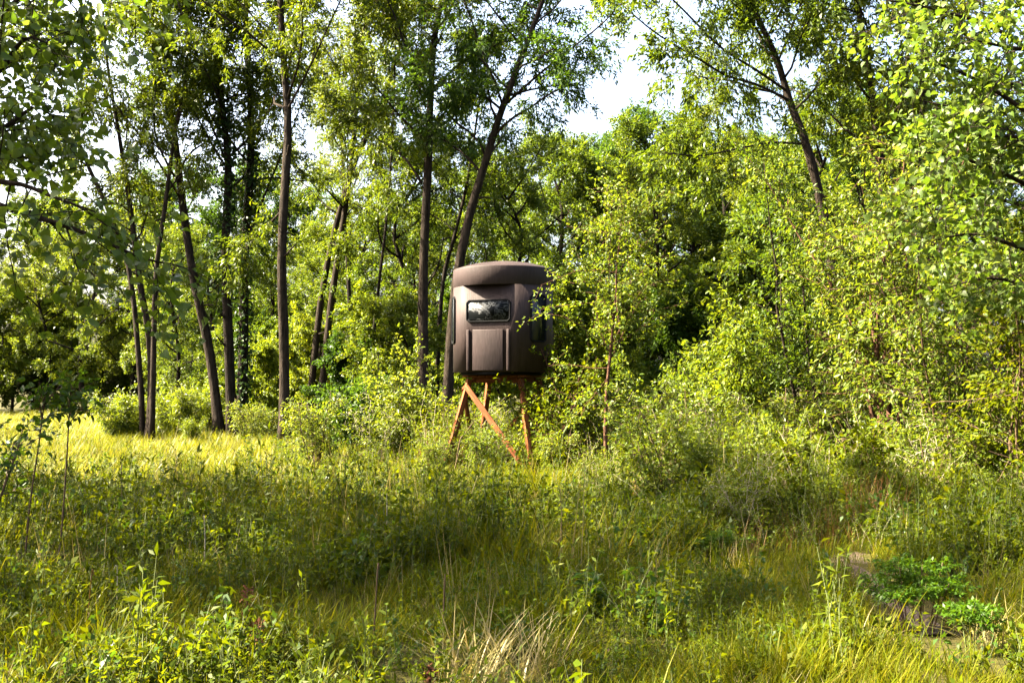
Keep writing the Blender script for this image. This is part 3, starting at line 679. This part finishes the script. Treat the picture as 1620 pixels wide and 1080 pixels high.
own_shrub('sapling', 412, 44, 8.2, 'thin bare-stemmed sapling with a leafy top, left one of the pair', 'pair of thin saplings', cat='sapling', nst=1, H=1.5, spread=0, r=.009, leaf='leaf_dark', bark='stem_brown',
          size=.075, ratio=.55, shape='oval', nsub=8, ntwig=3, nleaf=5, sub_len=.25, twig_len=.14, sub0=.8, wob=.06, lean=(.07, 0))
own_shrub('tall_shrub', 413, -22, 9.0, 'dark leafy shrub cut by the left edge', nst=4, H=1.35, spread=.3, r=.012, leaf='leaf_dark', bark='stem_brown',
          size=.07, ratio=.6, shape='oval', nsub=5, ntwig=3, nleaf=5, sub_len=.3, twig_len=.18, sub0=.5)
# shrubs of the thicket: a few kinds, copied
SHR = {}
def shrub_kind(key, seed, bark, leaf, **k):
    rng = np.random.default_rng(seed); st, fo = stems_shrub(rng, None, leaf=leaf, bark=bark, **k)
    SHR[key] = (st, fo, bark, leaf)
shrub_kind('bushy', 421, 'stem_brown', 'leaf_shrub', nst=6, H=1.6, spread=.35, r=.012, size=.075, ratio=.45, shape='oval', nsub=11, ntwig=4, nleaf=10, sub_len=.3, twig_len=.26, sub0=.12)
shrub_kind('upright', 422, 'stem_green', 'leaf_yellow', nst=8, H=1.5, spread=.16, r=.008, size=.085, ratio=.28, shape='lance', nsub=14, ntwig=3, nleaf=9, sub_len=.14, twig_len=.16, sub0=.12)
shrub_kind('round', 423, 'stem_brown', 'leaf_weed', nst=7, H=1.2, spread=.5, r=.011, size=.085, ratio=.55, shape='oval', nsub=10, ntwig=4, nleaf=10, sub_len=.33, twig_len=.25, sub0=.1)
shrub_kind('tangle', 424, 'stem_pale', 'leaf_yellow', nst=7, H=1.7, spread=.4, r=.008, size=.065, ratio=.5, shape='oval', nsub=11, ntwig=4, nleaf=10, sub_len=.3, twig_len=.3, sub0=.1)
shrub_kind('golden', 425, 'stem_green', 'leaf_yellow', nst=14, H=1.1, spread=.28, r=.006, size=.08, ratio=.25, shape='lance', nsub=10, ntwig=3, nleaf=10, sub_len=.16, twig_len=.14, sub0=.15)
STXT = {'bushy': 'bushy pale-leaved shrub', 'upright': 'upright narrow-leaved shrub', 'round': 'rounded broad-leaved shrub', 'tangle': 'tangled yellow-green shrub', 'golden': 'bright goldenrod clump'}
def put_shrub(kind, px, Y, s, label, group, rz):
    st, fo, bark, leaf = SHR[kind]; x = PX(px, Y)
    root = empty('goldenrod_clump' if kind == 'golden' else 'thicket_shrub', (x, Y, gh(x, Y)), rz, s); tag(root, label, 'shrub', group)
    for m in st: link('stem', m, root, mat=M[bark])
    link('foliage', fo, root, mat=M[leaf])
rng = np.random.default_rng(77)
def shrub_row(pxs, Y, kinds, sc, where, group, jy=.5):
    for q, px in enumerate(sorted(pxs)):
        k = kinds[int(rng.integers(len(kinds)))]
        put_shrub(k, px + rng.uniform(-10, 10), Y + rng.uniform(-jy, jy), sc * rng.uniform(.85, 1.15), f'{STXT[k]}, {ORD[q]} from the left {where}', group, rng.uniform(0, 6.28))
shrub_row(np.linspace(860, 1590, 11), 18.2, ['bushy', 'tangle', 'upright'], 1.15, 'in the back of the sunlit thicket', 'back of the sunlit thicket')
shrub_row(np.linspace(1010, 1640, 11), 15.6, ['bushy', 'tangle', 'upright', 'round'], .92, 'in the middle of the sunlit thicket', 'middle of the sunlit thicket')
shrub_row(np.linspace(1050, 1640, 11), 12.6, ['round', 'upright', 'tangle', 'bushy'], .85, 'along the front of the sunlit thicket', 'front of the sunlit thicket')
shrub_row(np.linspace(1170, 1640, 8), 11.0, ['round', 'tangle', 'upright'], .5, 'in the low fringe before the sunlit thicket', 'fringe of the sunlit thicket')
shrub_row([685, 760, 858, 885], 16.3, ['round', 'bushy'], .55, 'before the feet of the timber stand', 'shrubs before the stand', .25)
shrub_row([500, 600, 650, 685, 725, 765, 800, 835], 20.2, ['bushy', 'round', 'tangle'], .85, 'beside and behind the stand', 'shrubs beside the stand', .5)
shrub_row([190, 215, 255, 285, 320], 29.5, ['golden'], 1.5, 'at the foot of the slender trees', 'goldenrod under the slender trees', 1.2)
shrub_row([300, 400, 430, 470, 530], 27, ['golden', 'round', 'bushy'], .8, 'among the bare trunks', 'low growth among the trunks', .8)

# ------------------------------------------------------------------ ground cover (uncountable): grass and herbs
def blade_mesh(name, seed, n, h, rad, w, bendy=.6, seg=4, mat='grass', up=.25):
    rng = np.random.default_rng(seed); Vs = []; Fs = []; nv = 0
    for _ in range(n):
        a = rng.uniform(0, 6.28); rr = rad * math.sqrt(rng.uniform(0, 1)); p = np.array([math.cos(a) * rr, math.sin(a) * rr, -.01])
        b = rng.uniform(0, 6.28); d = nrm([math.cos(b) * up * rng.uniform(.2, 2), math.sin(b) * up * rng.uniform(.2, 2), 1]); L = h * rng.uniform(.45, 1.15); sdv = nrm(np.cross(d, [math.cos(b), math.sin(b), .1])); bd = bendy * rng.uniform(.3, 1.6)
        pts = [p]
        for q in range(seg):
            d = nrm(d + np.array([math.cos(b), math.sin(b), -.35]) * bd / seg); pts.append(pts[-1] + d * L / seg)
        ww = w * rng.uniform(.7, 1.3) * np.array([.7, 1, .85, .55, 0][:seg + 1])
        if seg == 3: ww = w * np.array([.8, 1, .6, 0])
        for q, pt in enumerate(pts[:-1]): Vs += [pt - sdv * ww[q] / 2, pt + sdv * ww[q] / 2]
        Vs.append(pts[-1])
        for q in range(seg - 1): Fs.append([nv + 2 * q, nv + 2 * q + 1, nv + 2 * q + 3, nv + 2 * q + 2])
        Fs.append([nv + 2 * seg - 2, nv + 2 * seg - 1, nv + 2 * seg, nv + 2 * seg])
        nv += 2 * seg + 1
    F = np.array(Fs); quad = F[F[:, 2] != F[:, 3]]; tri = F[F[:, 2] == F[:, 3]][:, :3]
    me = np_mesh(name, np.array(Vs), [quad, tri]); me.materials.append(M[mat]); return bpy.data.objects.new(name, me)
def herb_mesh(name, seed, nst, H, spread, leafn, size, ratio, shape, mat, stem='stem_green'):
    rng = np.random.default_rng(seed); lv = Leaves(); mb = MB()
    for q in range(nst):
        a = rng.uniform(0, 6.28); h = H * rng.uniform(.5, 1.1)
        sp = bend(rng, [math.cos(a) * .05, math.sin(a) * .05, -.01], [math.cos(a) * spread, math.sin(a) * spread, 1], h, 4, .1, .25)
        mb.tube(sp, np.linspace(.004, .0015, 5), 3, False)
        u = rng.uniform(.15, 1, leafn); pos = np.array([at(sp, t)[0] for t in u]) + rng.normal(0, .012, (leafn, 3))
        lv.add(rng, pos, [0, 0, .3], np.array([0, 0, 0]) + sp.mean(0), size, ratio, .15, .6, .8)
    V1 = np.concatenate(mb.V); V2, F2 = leaf_arrays(*lv.arr(), shape)
    F1 = np.concatenate(mb.FN[4]); F2 = F2[0]
    me = np_mesh(name, np.concatenate([V1, V2]), [F1, F2 + len(V1)])
    me.materials.append(M[mat]); me.materials.append(M[stem])
    mi = np.zeros(len(F1) + len(F2), np.int32); mi[:len(F1)] = 1; me.polygons.foreach_set('material_index', mi)
    return bpy.data.objects.new(name, me)
def scatter(name, pts, scl, idx, sources, label, cat):
    """one stuff object: source tufts placed on points"""
    n = len(pts); me = bpy.data.meshes.new(name); me.vertices.add(n); me.vertices.foreach_set('co', np.asarray(pts, np.float32).ravel())
    rg = np.random.default_rng(n)
    a = me.attributes.new('scl', 'FLOAT', 'POINT'); a.data.foreach_set('value', np.asarray(scl, np.float32))
    a = me.attributes.new('idx', 'INT', 'POINT'); a.data.foreach_set('value', np.asarray(idx, np.int32))
    rot = np.c_[rg.normal(0, .1, n), rg.normal(0, .1, n), rg.uniform(0, 6.28, n)].astype(np.float32)
    a = me.attributes.new('rot', 'FLOAT_VECTOR', 'POINT'); a.data.foreach_set('vector', rot.ravel())
    o = link(name, me); tag(o, label, cat, kind='stuff')
    ng = bpy.data.node_groups.new(name, 'GeometryNodeTree')
    ng.interface.new_socket('Geometry', in_out='INPUT', socket_type='NodeSocketGeometry'); ng.interface.new_socket('Geometry', in_out='OUTPUT', socket_type='NodeSocketGeometry')
    gi = ng.nodes.new('NodeGroupInput'); go = ng.nodes.new('NodeGroupOutput'); jn = ng.nodes.new('GeometryNodeJoinGeometry')
    for s in reversed(sources):
        oi = ng.nodes.new('GeometryNodeObjectInfo'); oi.inputs['Object'].default_value = s
        g2 = ng.nodes.new('GeometryNodeGeometryToInstance'); ng.links.new(oi.outputs['Geometry'], g2.inputs[0]); ng.links.new(g2.outputs[0], jn.inputs[0])
    ip = ng.nodes.new('GeometryNodeInstanceOnPoints'); ng.links.new(gi.outputs[0], ip.inputs['Points']); ng.links.new(jn.outputs[0], ip.inputs['Instance'])
    ip.inputs['Pick Instance'].default_value = True
    for nm, ty, sock in (('scl', 'FLOAT', 'Scale'), ('idx', 'INT', 'Instance Index'), ('rot', 'FLOAT_VECTOR', 'Rotation')):
        na = ng.nodes.new('GeometryNodeInputNamedAttribute'); na.data_type = ty; na.inputs['Name'].default_value = nm
        ng.links.new(na.outputs['Attribute'], ip.inputs[sock])
    ng.links.new(ip.outputs[0], go.inputs[0])
    md = o.modifiers.new('scatter', 'NODES'); md.node_group = ng
    return o
def wedge(rng, n, y0, y1, k=.56, m=1.5):
    """points spread evenly over the part of the ground one sees"""
    y = np.sqrt(rng.uniform((y0 + m / k) ** 2, (y1 + m / k) ** 2, n)) - m / k
    x = rng.uniform(-1, 1, n) * (k * y + m)
    return x, y
def patch(x, y, s, ph): return np.sin(x * s + ph) * np.cos(y * s * 1.3 + ph * 2) + .6 * np.sin(x * s * 2.3 - y * s * 1.7 + ph)
rng = np.random.default_rng(500)
FEATHER = (PX(1440, 6.75), 6.75)
gr = [blade_mesh('grass_tuft', 511, 34, .34, .16, .007), blade_mesh('grass_tuft', 512, 30, .26, .17, .006, .9), blade_mesh('grass_tuft', 513, 30, .42, .14, .008, .7),
      blade_mesh('grass_tuft', 514, 26, .30, .15, .006, .8, mat='grass_dry'), blade_mesh('grass_tuft', 515, 26, .22, .2, .009, 1.1), blade_mesh('seed_stems', 516, 7, .72, .12, .005, .25, 4, 'grass_dry', .12)]
xs, ys, sc, ix = [], [], [], []
for n, a, b, s in ((5000, 3.6, 8.5, .64), (6500, 8.5, 15, .85), (12500, 15, 34, .72)):
    x, y = wedge(rng, n, a, b); keep = (np.hypot((x - FEATHER[0]) / .42, (y - FEATHER[1] + .3) / .75) > rng.uniform(.7, 1.1, n)) & (patch(x, y, 2.1, 5) + patch(x, y, .8, 2) + rng.normal(0, .8, n) > -.65) & ((path_dist(x, y) > .20 * rng.uniform(.6, 1.4, n)) | (rng.uniform(0, 1, n) < .3)) & ~((x > .06 * y) & (y > 9.8) & (rng.uniform(0, 1, n) < .8))
    x, y = x[keep], y[keep]; k = rng.integers(0, 5, len(x)); pt = patch(x, y, .9, 1)
    k = np.where((k == 3) & (pt < .2), 0, k); k = np.where((rng.uniform(0, 1, len(x)) < .07) & (y > 7), 5, k); sc.append(s * rng.uniform(.5, 1.45, len(x)) * (1 + .35 * pt)); xs.append(x); ys.append(y); ix.append(k)
x, y = np.concatenate(xs), np.concatenate(ys)
scatter('meadow_grass', np.c_[x, y, gh(x, y)], np.concatenate(sc), np.concatenate(ix), gr, 'green and straw coloured grass covering the clearing floor', 'grass')
# the bright field at the left
fg = [blade_mesh('field_tuft', 521, 40, .45, .3, .014, .6, 3, 'grass_field'), blade_mesh('field_tuft', 522, 40, .38, .3, .014, .8, 3, 'grass_field'), blade_mesh('field_tuft', 523, 34, .42, .3, .014, .7, 3, 'grass')]
n = 14000; x, y = wedge(rng, n, 17, 58); keep = (x < -.16 * y - 1) | ((y < 30) & (x < 2) & (rng.uniform(0, 1, n) < .4)); x, y = x[keep], y[keep]
scatter('field_grass', np.c_[x, y, gh(x, y)], rng.uniform(.55, 1.0, len(x)), rng.integers(0, 3, len(x)), fg, 'pale sunlit grass of the field beyond the left trunks', 'grass')
hb = [herb_mesh('herb', 531, 5, .34, .35, 12, .055, .5, 'lance', 'leaf_weed'), herb_mesh('herb', 532, 4, .45, .2, 18, .06, .3, 'lance', 'leaf_weed'), herb_mesh('herb', 533, 6, .25, .5, 9, .06, .6, 'lance', 'leaf_yellow'),
      herb_mesh('herb', 534, 3, .6, .15, 24, .07, .22, 'lance', 'leaf_weed'), herb_mesh('herb', 535, 5, .4, .3, 12, .05, .5, 'lance', 'leaf_dark'),
      herb_mesh('herb', 536, 4, .36, .4, 12, .065, .5, 'lance', 'leaf_weed'), herb_mesh('herb', 537, 3, .5, .25, 18, .06, .4, 'lance', 'leaf_weed')]
xs, ys, sc, ix = [], [], [], []
for n, a, b, s in ((3200, 3.8, 8.5, .62), (8500, 8.5, 14.5, .85), (11000, 14.5, 34, .66)):
    x, y = wedge(rng, n, a, b); pt = patch(x, y, 1.1, 3); keep = (np.hypot((x - FEATHER[0]) / .42, (y - FEATHER[1] + .3) / .75) > 1) & (path_dist(x, y) > .4) & (pt + rng.normal(0, .5, n) > -.1) & ~((x < -.2 * y - 1) & (y > 20) & (rng.uniform(0, 1, n) < .7))
    x, y = x[keep], y[keep]; xs.append(x); ys.append(y); sc.append(s * rng.uniform(.5, 1.5, len(x)) * (1 + .3 * patch(x, y, 1.6, 4)).clip(.5, 1.7)); ix.append(np.where(y < 16, rng.integers(0, 7, len(x)), rng.integers(0, 5, len(x))))
x, y = np.concatenate(xs), np.concatenate(ys)
scatter('ground_herbs', np.c_[x, y, gh(x, y)], np.concatenate(sc), np.concatenate(ix), hb, 'low leafy herbs mixed through the grass', 'herbs')
# tall stalky undergrowth of the thicket at the right
us = [herb_mesh('stalk', 541, 4, 1.1, .12, 34, .075, .25, 'lance', 'leaf_weed', 'stem_brown'), herb_mesh('stalk', 542, 4, .9, .2, 30, .065, .4, 'lance', 'leaf_shrub', 'stem_brown'), herb_mesh('stalk', 543, 5, .8, .25, 22, .07, .45, 'lance', 'leaf_weed', 'stem_brown'),
      blade_mesh('stalk_grass', 544, 22, .8, .15, .006, .4, 4, 'grass_rust', .15), herb_mesh('stalk', 545, 4, 1.2, .15, 24, .055, .3, 'lance', 'leaf_shrub', 'stem_pale')]
n = 9500; x, y = wedge(rng, n, 9.2, 22); keep = (patch(x, y, 1.4, 2) + rng.normal(0, .5, n) > -.35) & (x > .06 * y + .45 * np.maximum(0, 12.5 - y)) | ((y > 16.5) & (x > -.09 * y) & (y > 17.5)); x, y = x[keep], y[keep]
scatter('thicket_undergrowth', np.c_[x, y, gh(x, y)], rng.uniform(.55, 1.15, len(x)) * np.clip((y - 7.0) / 5.5, .45, 1.25) * np.where((np.abs(x / y * FPX + CX - 960) < 70) & (y < 16.5), .55, 1), rng.integers(0, 5, len(x)), us, 'sunlit stalks and herbs filling the thicket at the right', 'undergrowth')

# ------------------------------------------------------------------ single plants of the foreground
one_leaf = {}
def leaf_unit(shape, mat):
    if (shape, mat) not in one_leaf:
        V, F = leaf_arrays(np.zeros((1, 3)), np.array([[1.0, 0, 0]]), np.array([[0, 0, 1.0]]), np.ones(1), np.ones(1), shape)
        me = np_mesh('leaf_' + shape, V, F); me.materials.append(M[mat]); one_leaf[(shape, mat)] = me
    return one_leaf[(shape, mat)]
def leaf_obj(root, pos, d, n, l, w, shape, mat, name='leaf'):
    dd = nrm(d); nn = nrm(np.asarray(n, float) - (np.dot(n, dd)) * dd); ss = np.cross(nn, dd)
    o = link(name, leaf_unit(shape, mat), root)
    o.matrix_local = Matrix(((dd[0] * l, ss[0] * w, nn[0] * l, pos[0]), (dd[1] * l, ss[1] * w, nn[1] * l, pos[1]), (dd[2] * l, ss[2] * w, nn[2] * l, pos[2]), (0, 0, 0, 1)))
    return o
def weed(name, px, Y, H, nleaf, size, ratio, label, seed, mat='leaf_weed', stem='stem_green', shape='oval', group=None, lean=(0, 0), t0=.2, r=.004, elev=.35, cat='plant', nst=1):
    rng = np.random.default_rng(seed); x = PX(px, Y); root = empty(name, (x, Y, gh(x, Y))); tag(root, label, cat, group)
    for s in range(nst):
        a0 = rng.uniform(0, 6.28); sp = bend(rng, [math.cos(a0) * .03 * (nst > 1), math.sin(a0) * .03 * (nst > 1), -.02], [lean[0] + (nst > 1) * .3 * math.cos(a0), lean[1] + (nst > 1) * .3 * math.sin(a0), 1], H * rng.uniform(.85, 1.05), 8, .05, .12)
        m = MB(); m.tube(sp, np.linspace(r, r * .4, 9), 5); link('stem', m.mesh('weed_stem', True), root, mat=M[stem])
        for q in range(nleaf):
            t = t0 + (1 - t0) * q / max(nleaf - 1, 1); p, d = at(sp, t); a = q * 2.4 + rng.normal(0, .3)
            dv = np.array([math.cos(a), math.sin(a), elev + rng.normal(0, .25)]); l = size * (1.15 - .5 * t) * rng.uniform(.8, 1.2)
            leaf_obj(root, p, dv, np.array([-math.cos(a) * elev, -math.sin(a) * elev, 1]) + rng.normal(0, .2, 3), l, l * ratio, shape, mat)
    return root
WEEDS = [('broadleaf_weed', 420, 6.2, .42, 9, .10, .6, 'pale broadleaf weed with a large washed-out top leaf, lower left', 601),
         ('broadleaf_weed', 450, 5.7, .30, 8, .09, .62, 'low broadleaf weed just below the pale one, lower left', 602),
         ('broadleaf_weed', 360, 5.6, .28, 8, .09, .6, 'small broadleaf weed at the lower edge left of the pale one', 603),
         ('broadleaf_weed', 945, 7.1, .34, 14, .13, .5, 'dark broad-leaved rosette weed right of the straw tuft', 604),
         ('broadleaf_weed', 690, 5.7, .30, 10, .08, .6, 'leafy weed at the lower edge left of the straw tuft', 605),
         ('broadleaf_weed', 610, 6.0, .40, 12, .08, .5, 'bright leafy weed between the pale weed and the straw tuft', 606),
         ('broadleaf_weed', 100, 6.3, .42, 14, .09, .4, 'bright leafy weed beneath the thin saplings', 607),
         ('broadleaf_weed', 60, 5.6, .36, 12, .09, .45, 'leafy weed in the lower left corner', 608),
         ('broadleaf_weed', 1010, 5.8, .26, 9, .08, .6, 'small leafy weed near the pale stone', 609),
         ('broadleaf_weed', 1320, 5.6, .26, 9, .08, .5, 'leafy weed at the lower edge left of the bare path', 610),
         ('broadleaf_weed', 860, 11.4, .62, 22, .11, .35, 'tall green weed in the middle of the shaded meadow', 611),
         ('broadleaf_weed', 790, 11.0, .5, 18, .11, .4, 'green weed left of the tall one in the shaded meadow', 612),
         ('broadleaf_weed', 770, 13.2, .55, 12, .10, .5, 'bright green weed standing before the timber stand', 613),
         ('broadleaf_weed', 1125, 11.3, .55, 22, .09, .4, 'fresh green weed at the near edge of the thicket', 614),
         ('broadleaf_weed', 1585, 8.6, .55, 16, .10, .45, 'dark leafy weed at the right edge above the path', 615),
         ('broadleaf_weed', 410, 15.0, .9, 26, .11, .4, 'dark arching weed at the edge of the bright grass', 616),
         ('broadleaf_weed', 215, 9.5, .4, 5, .12, .5, 'single upright green leaf weed among the shaded grass', 617),
         ('broadleaf_weed', 1420, 11.8, .6, 14, .10, .55, 'pale broadleaf weed under the reddish-stemmed shrub', 618),
         ('broadleaf_weed', 1500, 6.6, .3, 10, .09, .5, 'leafy weed on the right bank of the path', 619),
         ('broadleaf_weed', 285, 7.2, .34, 10, .07, .5, 'low dark weed in the left foreground grass', 620)]
for q, (nm, px, Y, H, nl, sz, rt, lab, sd_) in enumerate(WEEDS):
    weed(nm, px, Y, H, nl, sz, rt, lab, sd_, mat=['leaf_weed', 'leaf_yellow', 'leaf_weed', 'leaf_dark'][q % 4] if q not in (0,) else 'leaf_shrub', group='single weeds of the foreground', nst=3 if q in (3, 10, 11, 13, 15) else 1)
# carrot-leaved plant on bare brown stems
def carrot(px, Y, H, nst, label, seed, w=.26, stem='stem_brown'):
    rng = np.random.default_rng(seed); x = PX(px, Y); root = empty('feathery_plant', (x, Y, gh(x, Y))); tag(root, label, 'plant', 'feathery green plants by the path')
    lv = Leaves()
    for s in range(nst):
        a = s * 2.4 + rng.uniform(0, .6); rr = w * math.sqrt((s + .5) / nst)
        top = np.array([math.cos(a) * rr, math.sin(a) * rr * .7, H * rng.uniform(.7, 1.12)]); b0 = np.array([math.cos(a) * rr * .45, math.sin(a) * rr * .3, -.02])
        sp = smooth_path([b0, b0 * .6 + top * .4 + [0, 0, .02], top], 8)
        m = MB(); m.tube(sp, np.linspace(.006, .003, 8), 5); link('stem', m.mesh('feather_stem', True), root, mat=M[stem])
        for k in range(9):
            f = k * 2.4 + rng.uniform(0, .5); p, d = at(sp, .72 + .28 * k / 8)
            fd = np.array([math.cos(f), math.sin(f), rng.uniform(.1, .5)]); fp = bend(rng, p, fd, .15 * rng.uniform(.7, 1.2), 5, -.35, .1)
            u = rng.uniform(.15, 1, 34); pos = np.array([at(fp, t)[0] for t in u]) + rng.normal(0, .014, (34, 3)) * [1, 1, .5]
            lv.add(rng, pos, fd, p, .034, .42, .1, .5, .8)
    link('foliage', lv.mesh('feather_foliage', 'lance'), root, mat=M['leaf_carrot'])
carrot(1440, 6.75, .43, 13, 'feathery green plant on bare brown stems beside the dirt path', 651, .3)
carrot(1528, 6.0, .26, 4, 'low ferny green plant at the lower right of the path', 652, .10, 'stem_green')
carrot(1130, 9.6, .3, 6, 'low feathery plant at the foot of the thicket', 653, .24, 'stem_green')
# grass tussocks one can point at
def tussock(name, px, Y, seed, n, h, rad, w, mat, label, bendy=.7, up=.35):
    o = blade_mesh(name, seed, n, h, rad, w, bendy, 4, mat, up); COL.objects.link(o); x = PX(px, Y); o.location = (x, Y, gh(x, Y)); tag(o, label, 'grass tuft', 'single grass tussocks'); return o
tussock('grass_tussock', 785, 5.9, 661, 260, .48, .34, .008, 'grass_dry', 'straw-coloured sunlit grass tussock at the centre of the lower edge')
tussock('grass_tussock', 905, 6.1, 662, 110, .48, .22, .009, 'grass', 'bright green grass tussock right of the straw tussock')
tussock('grass_tussock', 845, 7.0, 663, 140, .5, .3, .009, 'grass', 'dark green grass tussock behind the straw tussock', .8)
tussock('grass_tussock', 1140, 5.3, 664, 80, .36, .2, .010, 'grass', 'bright bladed grass tussock at the lower edge right of centre', .6)
tussock('grass_tussock', 1210, 5.5, 665, 70, .34, .2, .010, 'grass', 'bladed grass tussock at the lower edge between the bright one and the path', .6)
tussock('grass_tussock', 110, 6.0, 666, 60, .5, .2, .012, 'grass', 'fresh green grass blades in the lower left below the saplings', .5)
tussock('grass_tussock', 1375, 10.6, 667, 170, .75, .3, .006, 'grass_rust', 'rust-brown dry grass tuft at the head of the dirt path', .25, .16)
tussock('grass_tussock', 1540, 7.4, 668, 190, .62, .3, .008, 'grass', 'arching yellow-green grass tussock at the right of the path', 1.1, .4)
tussock('grass_tussock', 1600, 6.2, 669, 120, .45, .3, .008, 'grass_dry', 'pale dry grass tussock in the lower right corner', 1.0, .5)
tussock('grass_tussock', 45, 5.9, 670, 130, .45, .3, .009, 'grass', 'arching pale grass tussock at the lower left edge', 1.1, .4)
tussock('grass_tussock', 515, 5.4, 671, 90, .35, .22, .008, 'grass', 'grass tussock at the lower edge right of the pale weed', .8)
# stalks
def stalk(name, pts, r, mat, label, cat='stalk', group='dry stalks'):
    base = np.array(pts[0]); base[2] = gh(base[0], base[1]) - .01; ps = [np.array(p) - base for p in pts]; ps[0] *= 0
    m = MB(); m.tube(smooth_path(ps, 12), np.linspace(r, r * .5, 12), 5); o = link(name, m.mesh(name, True), None, base, M[mat]); tag(o, label, cat, group); return o
for px0, px1, Y, py1, r, mat, lab in [(608, 612, 9.6, 780, .006, 'stem_pale', 'tall thin straw stalk in the shaded meadow left of the stand'), (322, 323, 8.8, 815, .007, 'stem_pale', 'short pale stalk standing in the left meadow'),
        (888, 886, 9.0, 770, .005, 'stem_brown', 'thin brown stalk in front of the stand'), (905, 906, 8.6, 850, .004, 'grass_rust', 'reddish thin stalk right of the dark grass'), (590, 600, 6.2, 900, .006, 'stem_brown', 'dark dead stalk in the lower centre left'),
        (700, 703, 6.6, 925, .007, 'stem_brown', 'dead stalk rising beside the straw tussock'), (190, 192, 10.5, 735, .006, 'stem_brown', 'thin dark stalk near the saplings'), (138, 148, 6.4, 910, .004, 'grass_rust', 'reddish stalk below the saplings'),
        (186, 180, 6.6, 900, .004, 'stem_pale', 'forked pale straw in the left foreground'), (500, 497, 14, 720, .012, 'stem_brown', 'dark leafy stalk at the edge of the bright grass'), (1165, 1180, 12.5, 700, .006, 'stem_brown', 'pale leaning stem in the thicket'),
        (1490, 1455, 12.2, 690, .014, 'stem_brown', 'leaning bare stem below the tall shrub')]:
    b0 = P(px0, 900, Y); stalk('dry_stalk', [b0, (P(px0, 900, Y) + P(px1, py1, Y)) / 2 + np.array([.01, 0, 0]), P(px1, py1, Y)], r, mat, lab)
# fallen branch by the stand, stone, brown seed heads
stalk('fallen_branch', [P(718, 722, 16.9), P(727, 700, 16.8), P(733, 688, 16.8), P(741, 678, 16.9), P(749, 668, 17)], .013, 'stem_brown', 'thin broken branch leaning beside the timber stand', 'branch', None)
def stone(px, Y, s, label, seed):
    rng = np.random.default_rng(seed); n, k = 7, 10; V = []
    for i in range(n + 1):
        th = math.pi * i / n
        for j in range(k):
            f = 2 * math.pi * j / k; q = 1 + .22 * math.sin(f * 2 + seed) + rng.normal(0, .06); V.append([math.sin(th) * math.cos(f) * q * s, math.sin(th) * math.sin(f) * q * s * .8, math.cos(th) * s * .6])
    F = [[i * k + j, (i + 1) * k + j, (i + 1) * k + (j + 1) % k, i * k + (j + 1) % k] for i in range(n) for j in range(k)]
    x = PX(px, Y); tag(link('stone', np_mesh('stone', np.array(V), [np.array(F)]), None, (x, Y, gh(x, Y) + s * .3), M['dirt']), label, 'stone')
stone(968, 6.3, .06, 'small pale stone lying in the grass right of the straw tussock', 3)
def seedhead(px, Y, H, label, seed):
    rng = np.random.default_rng(seed); x = PX(px, Y); root = empty('seed_head_plant', (x, Y, gh(x, Y))); tag(root, label, 'plant', 'brown seed heads')
    sp = bend(rng, [0, 0, -.02], [.1, 0, 1], H, 6, 0, .15); m = MB(); m.tube(sp, np.linspace(.005, .003, 7), 5); link('stem', m.mesh('seed_stem', True), root, mat=M['stem_brown'])
    lv = Leaves()
    for k in range(3):
        p, d = at(sp, 1 - .22 * k); lv.add(rng, p + rng.normal(0, .018, (40, 3)), [0, 0, .2], p, .028, .5, 0, 1, 1)
    link('seed_head', lv.mesh('seed_head', 'lance'), root, mat=M['seed_brown'])
seedhead(390, 6.5, .38, 'withered brown seed head in the left foreground', 5); seedhead(392, 5.6, .3, 'rust-brown withered plant below the pale weed', 6); seedhead(680, 5.4, .22, 'dark brown seed head at the lower edge by the straw tussock', 7)
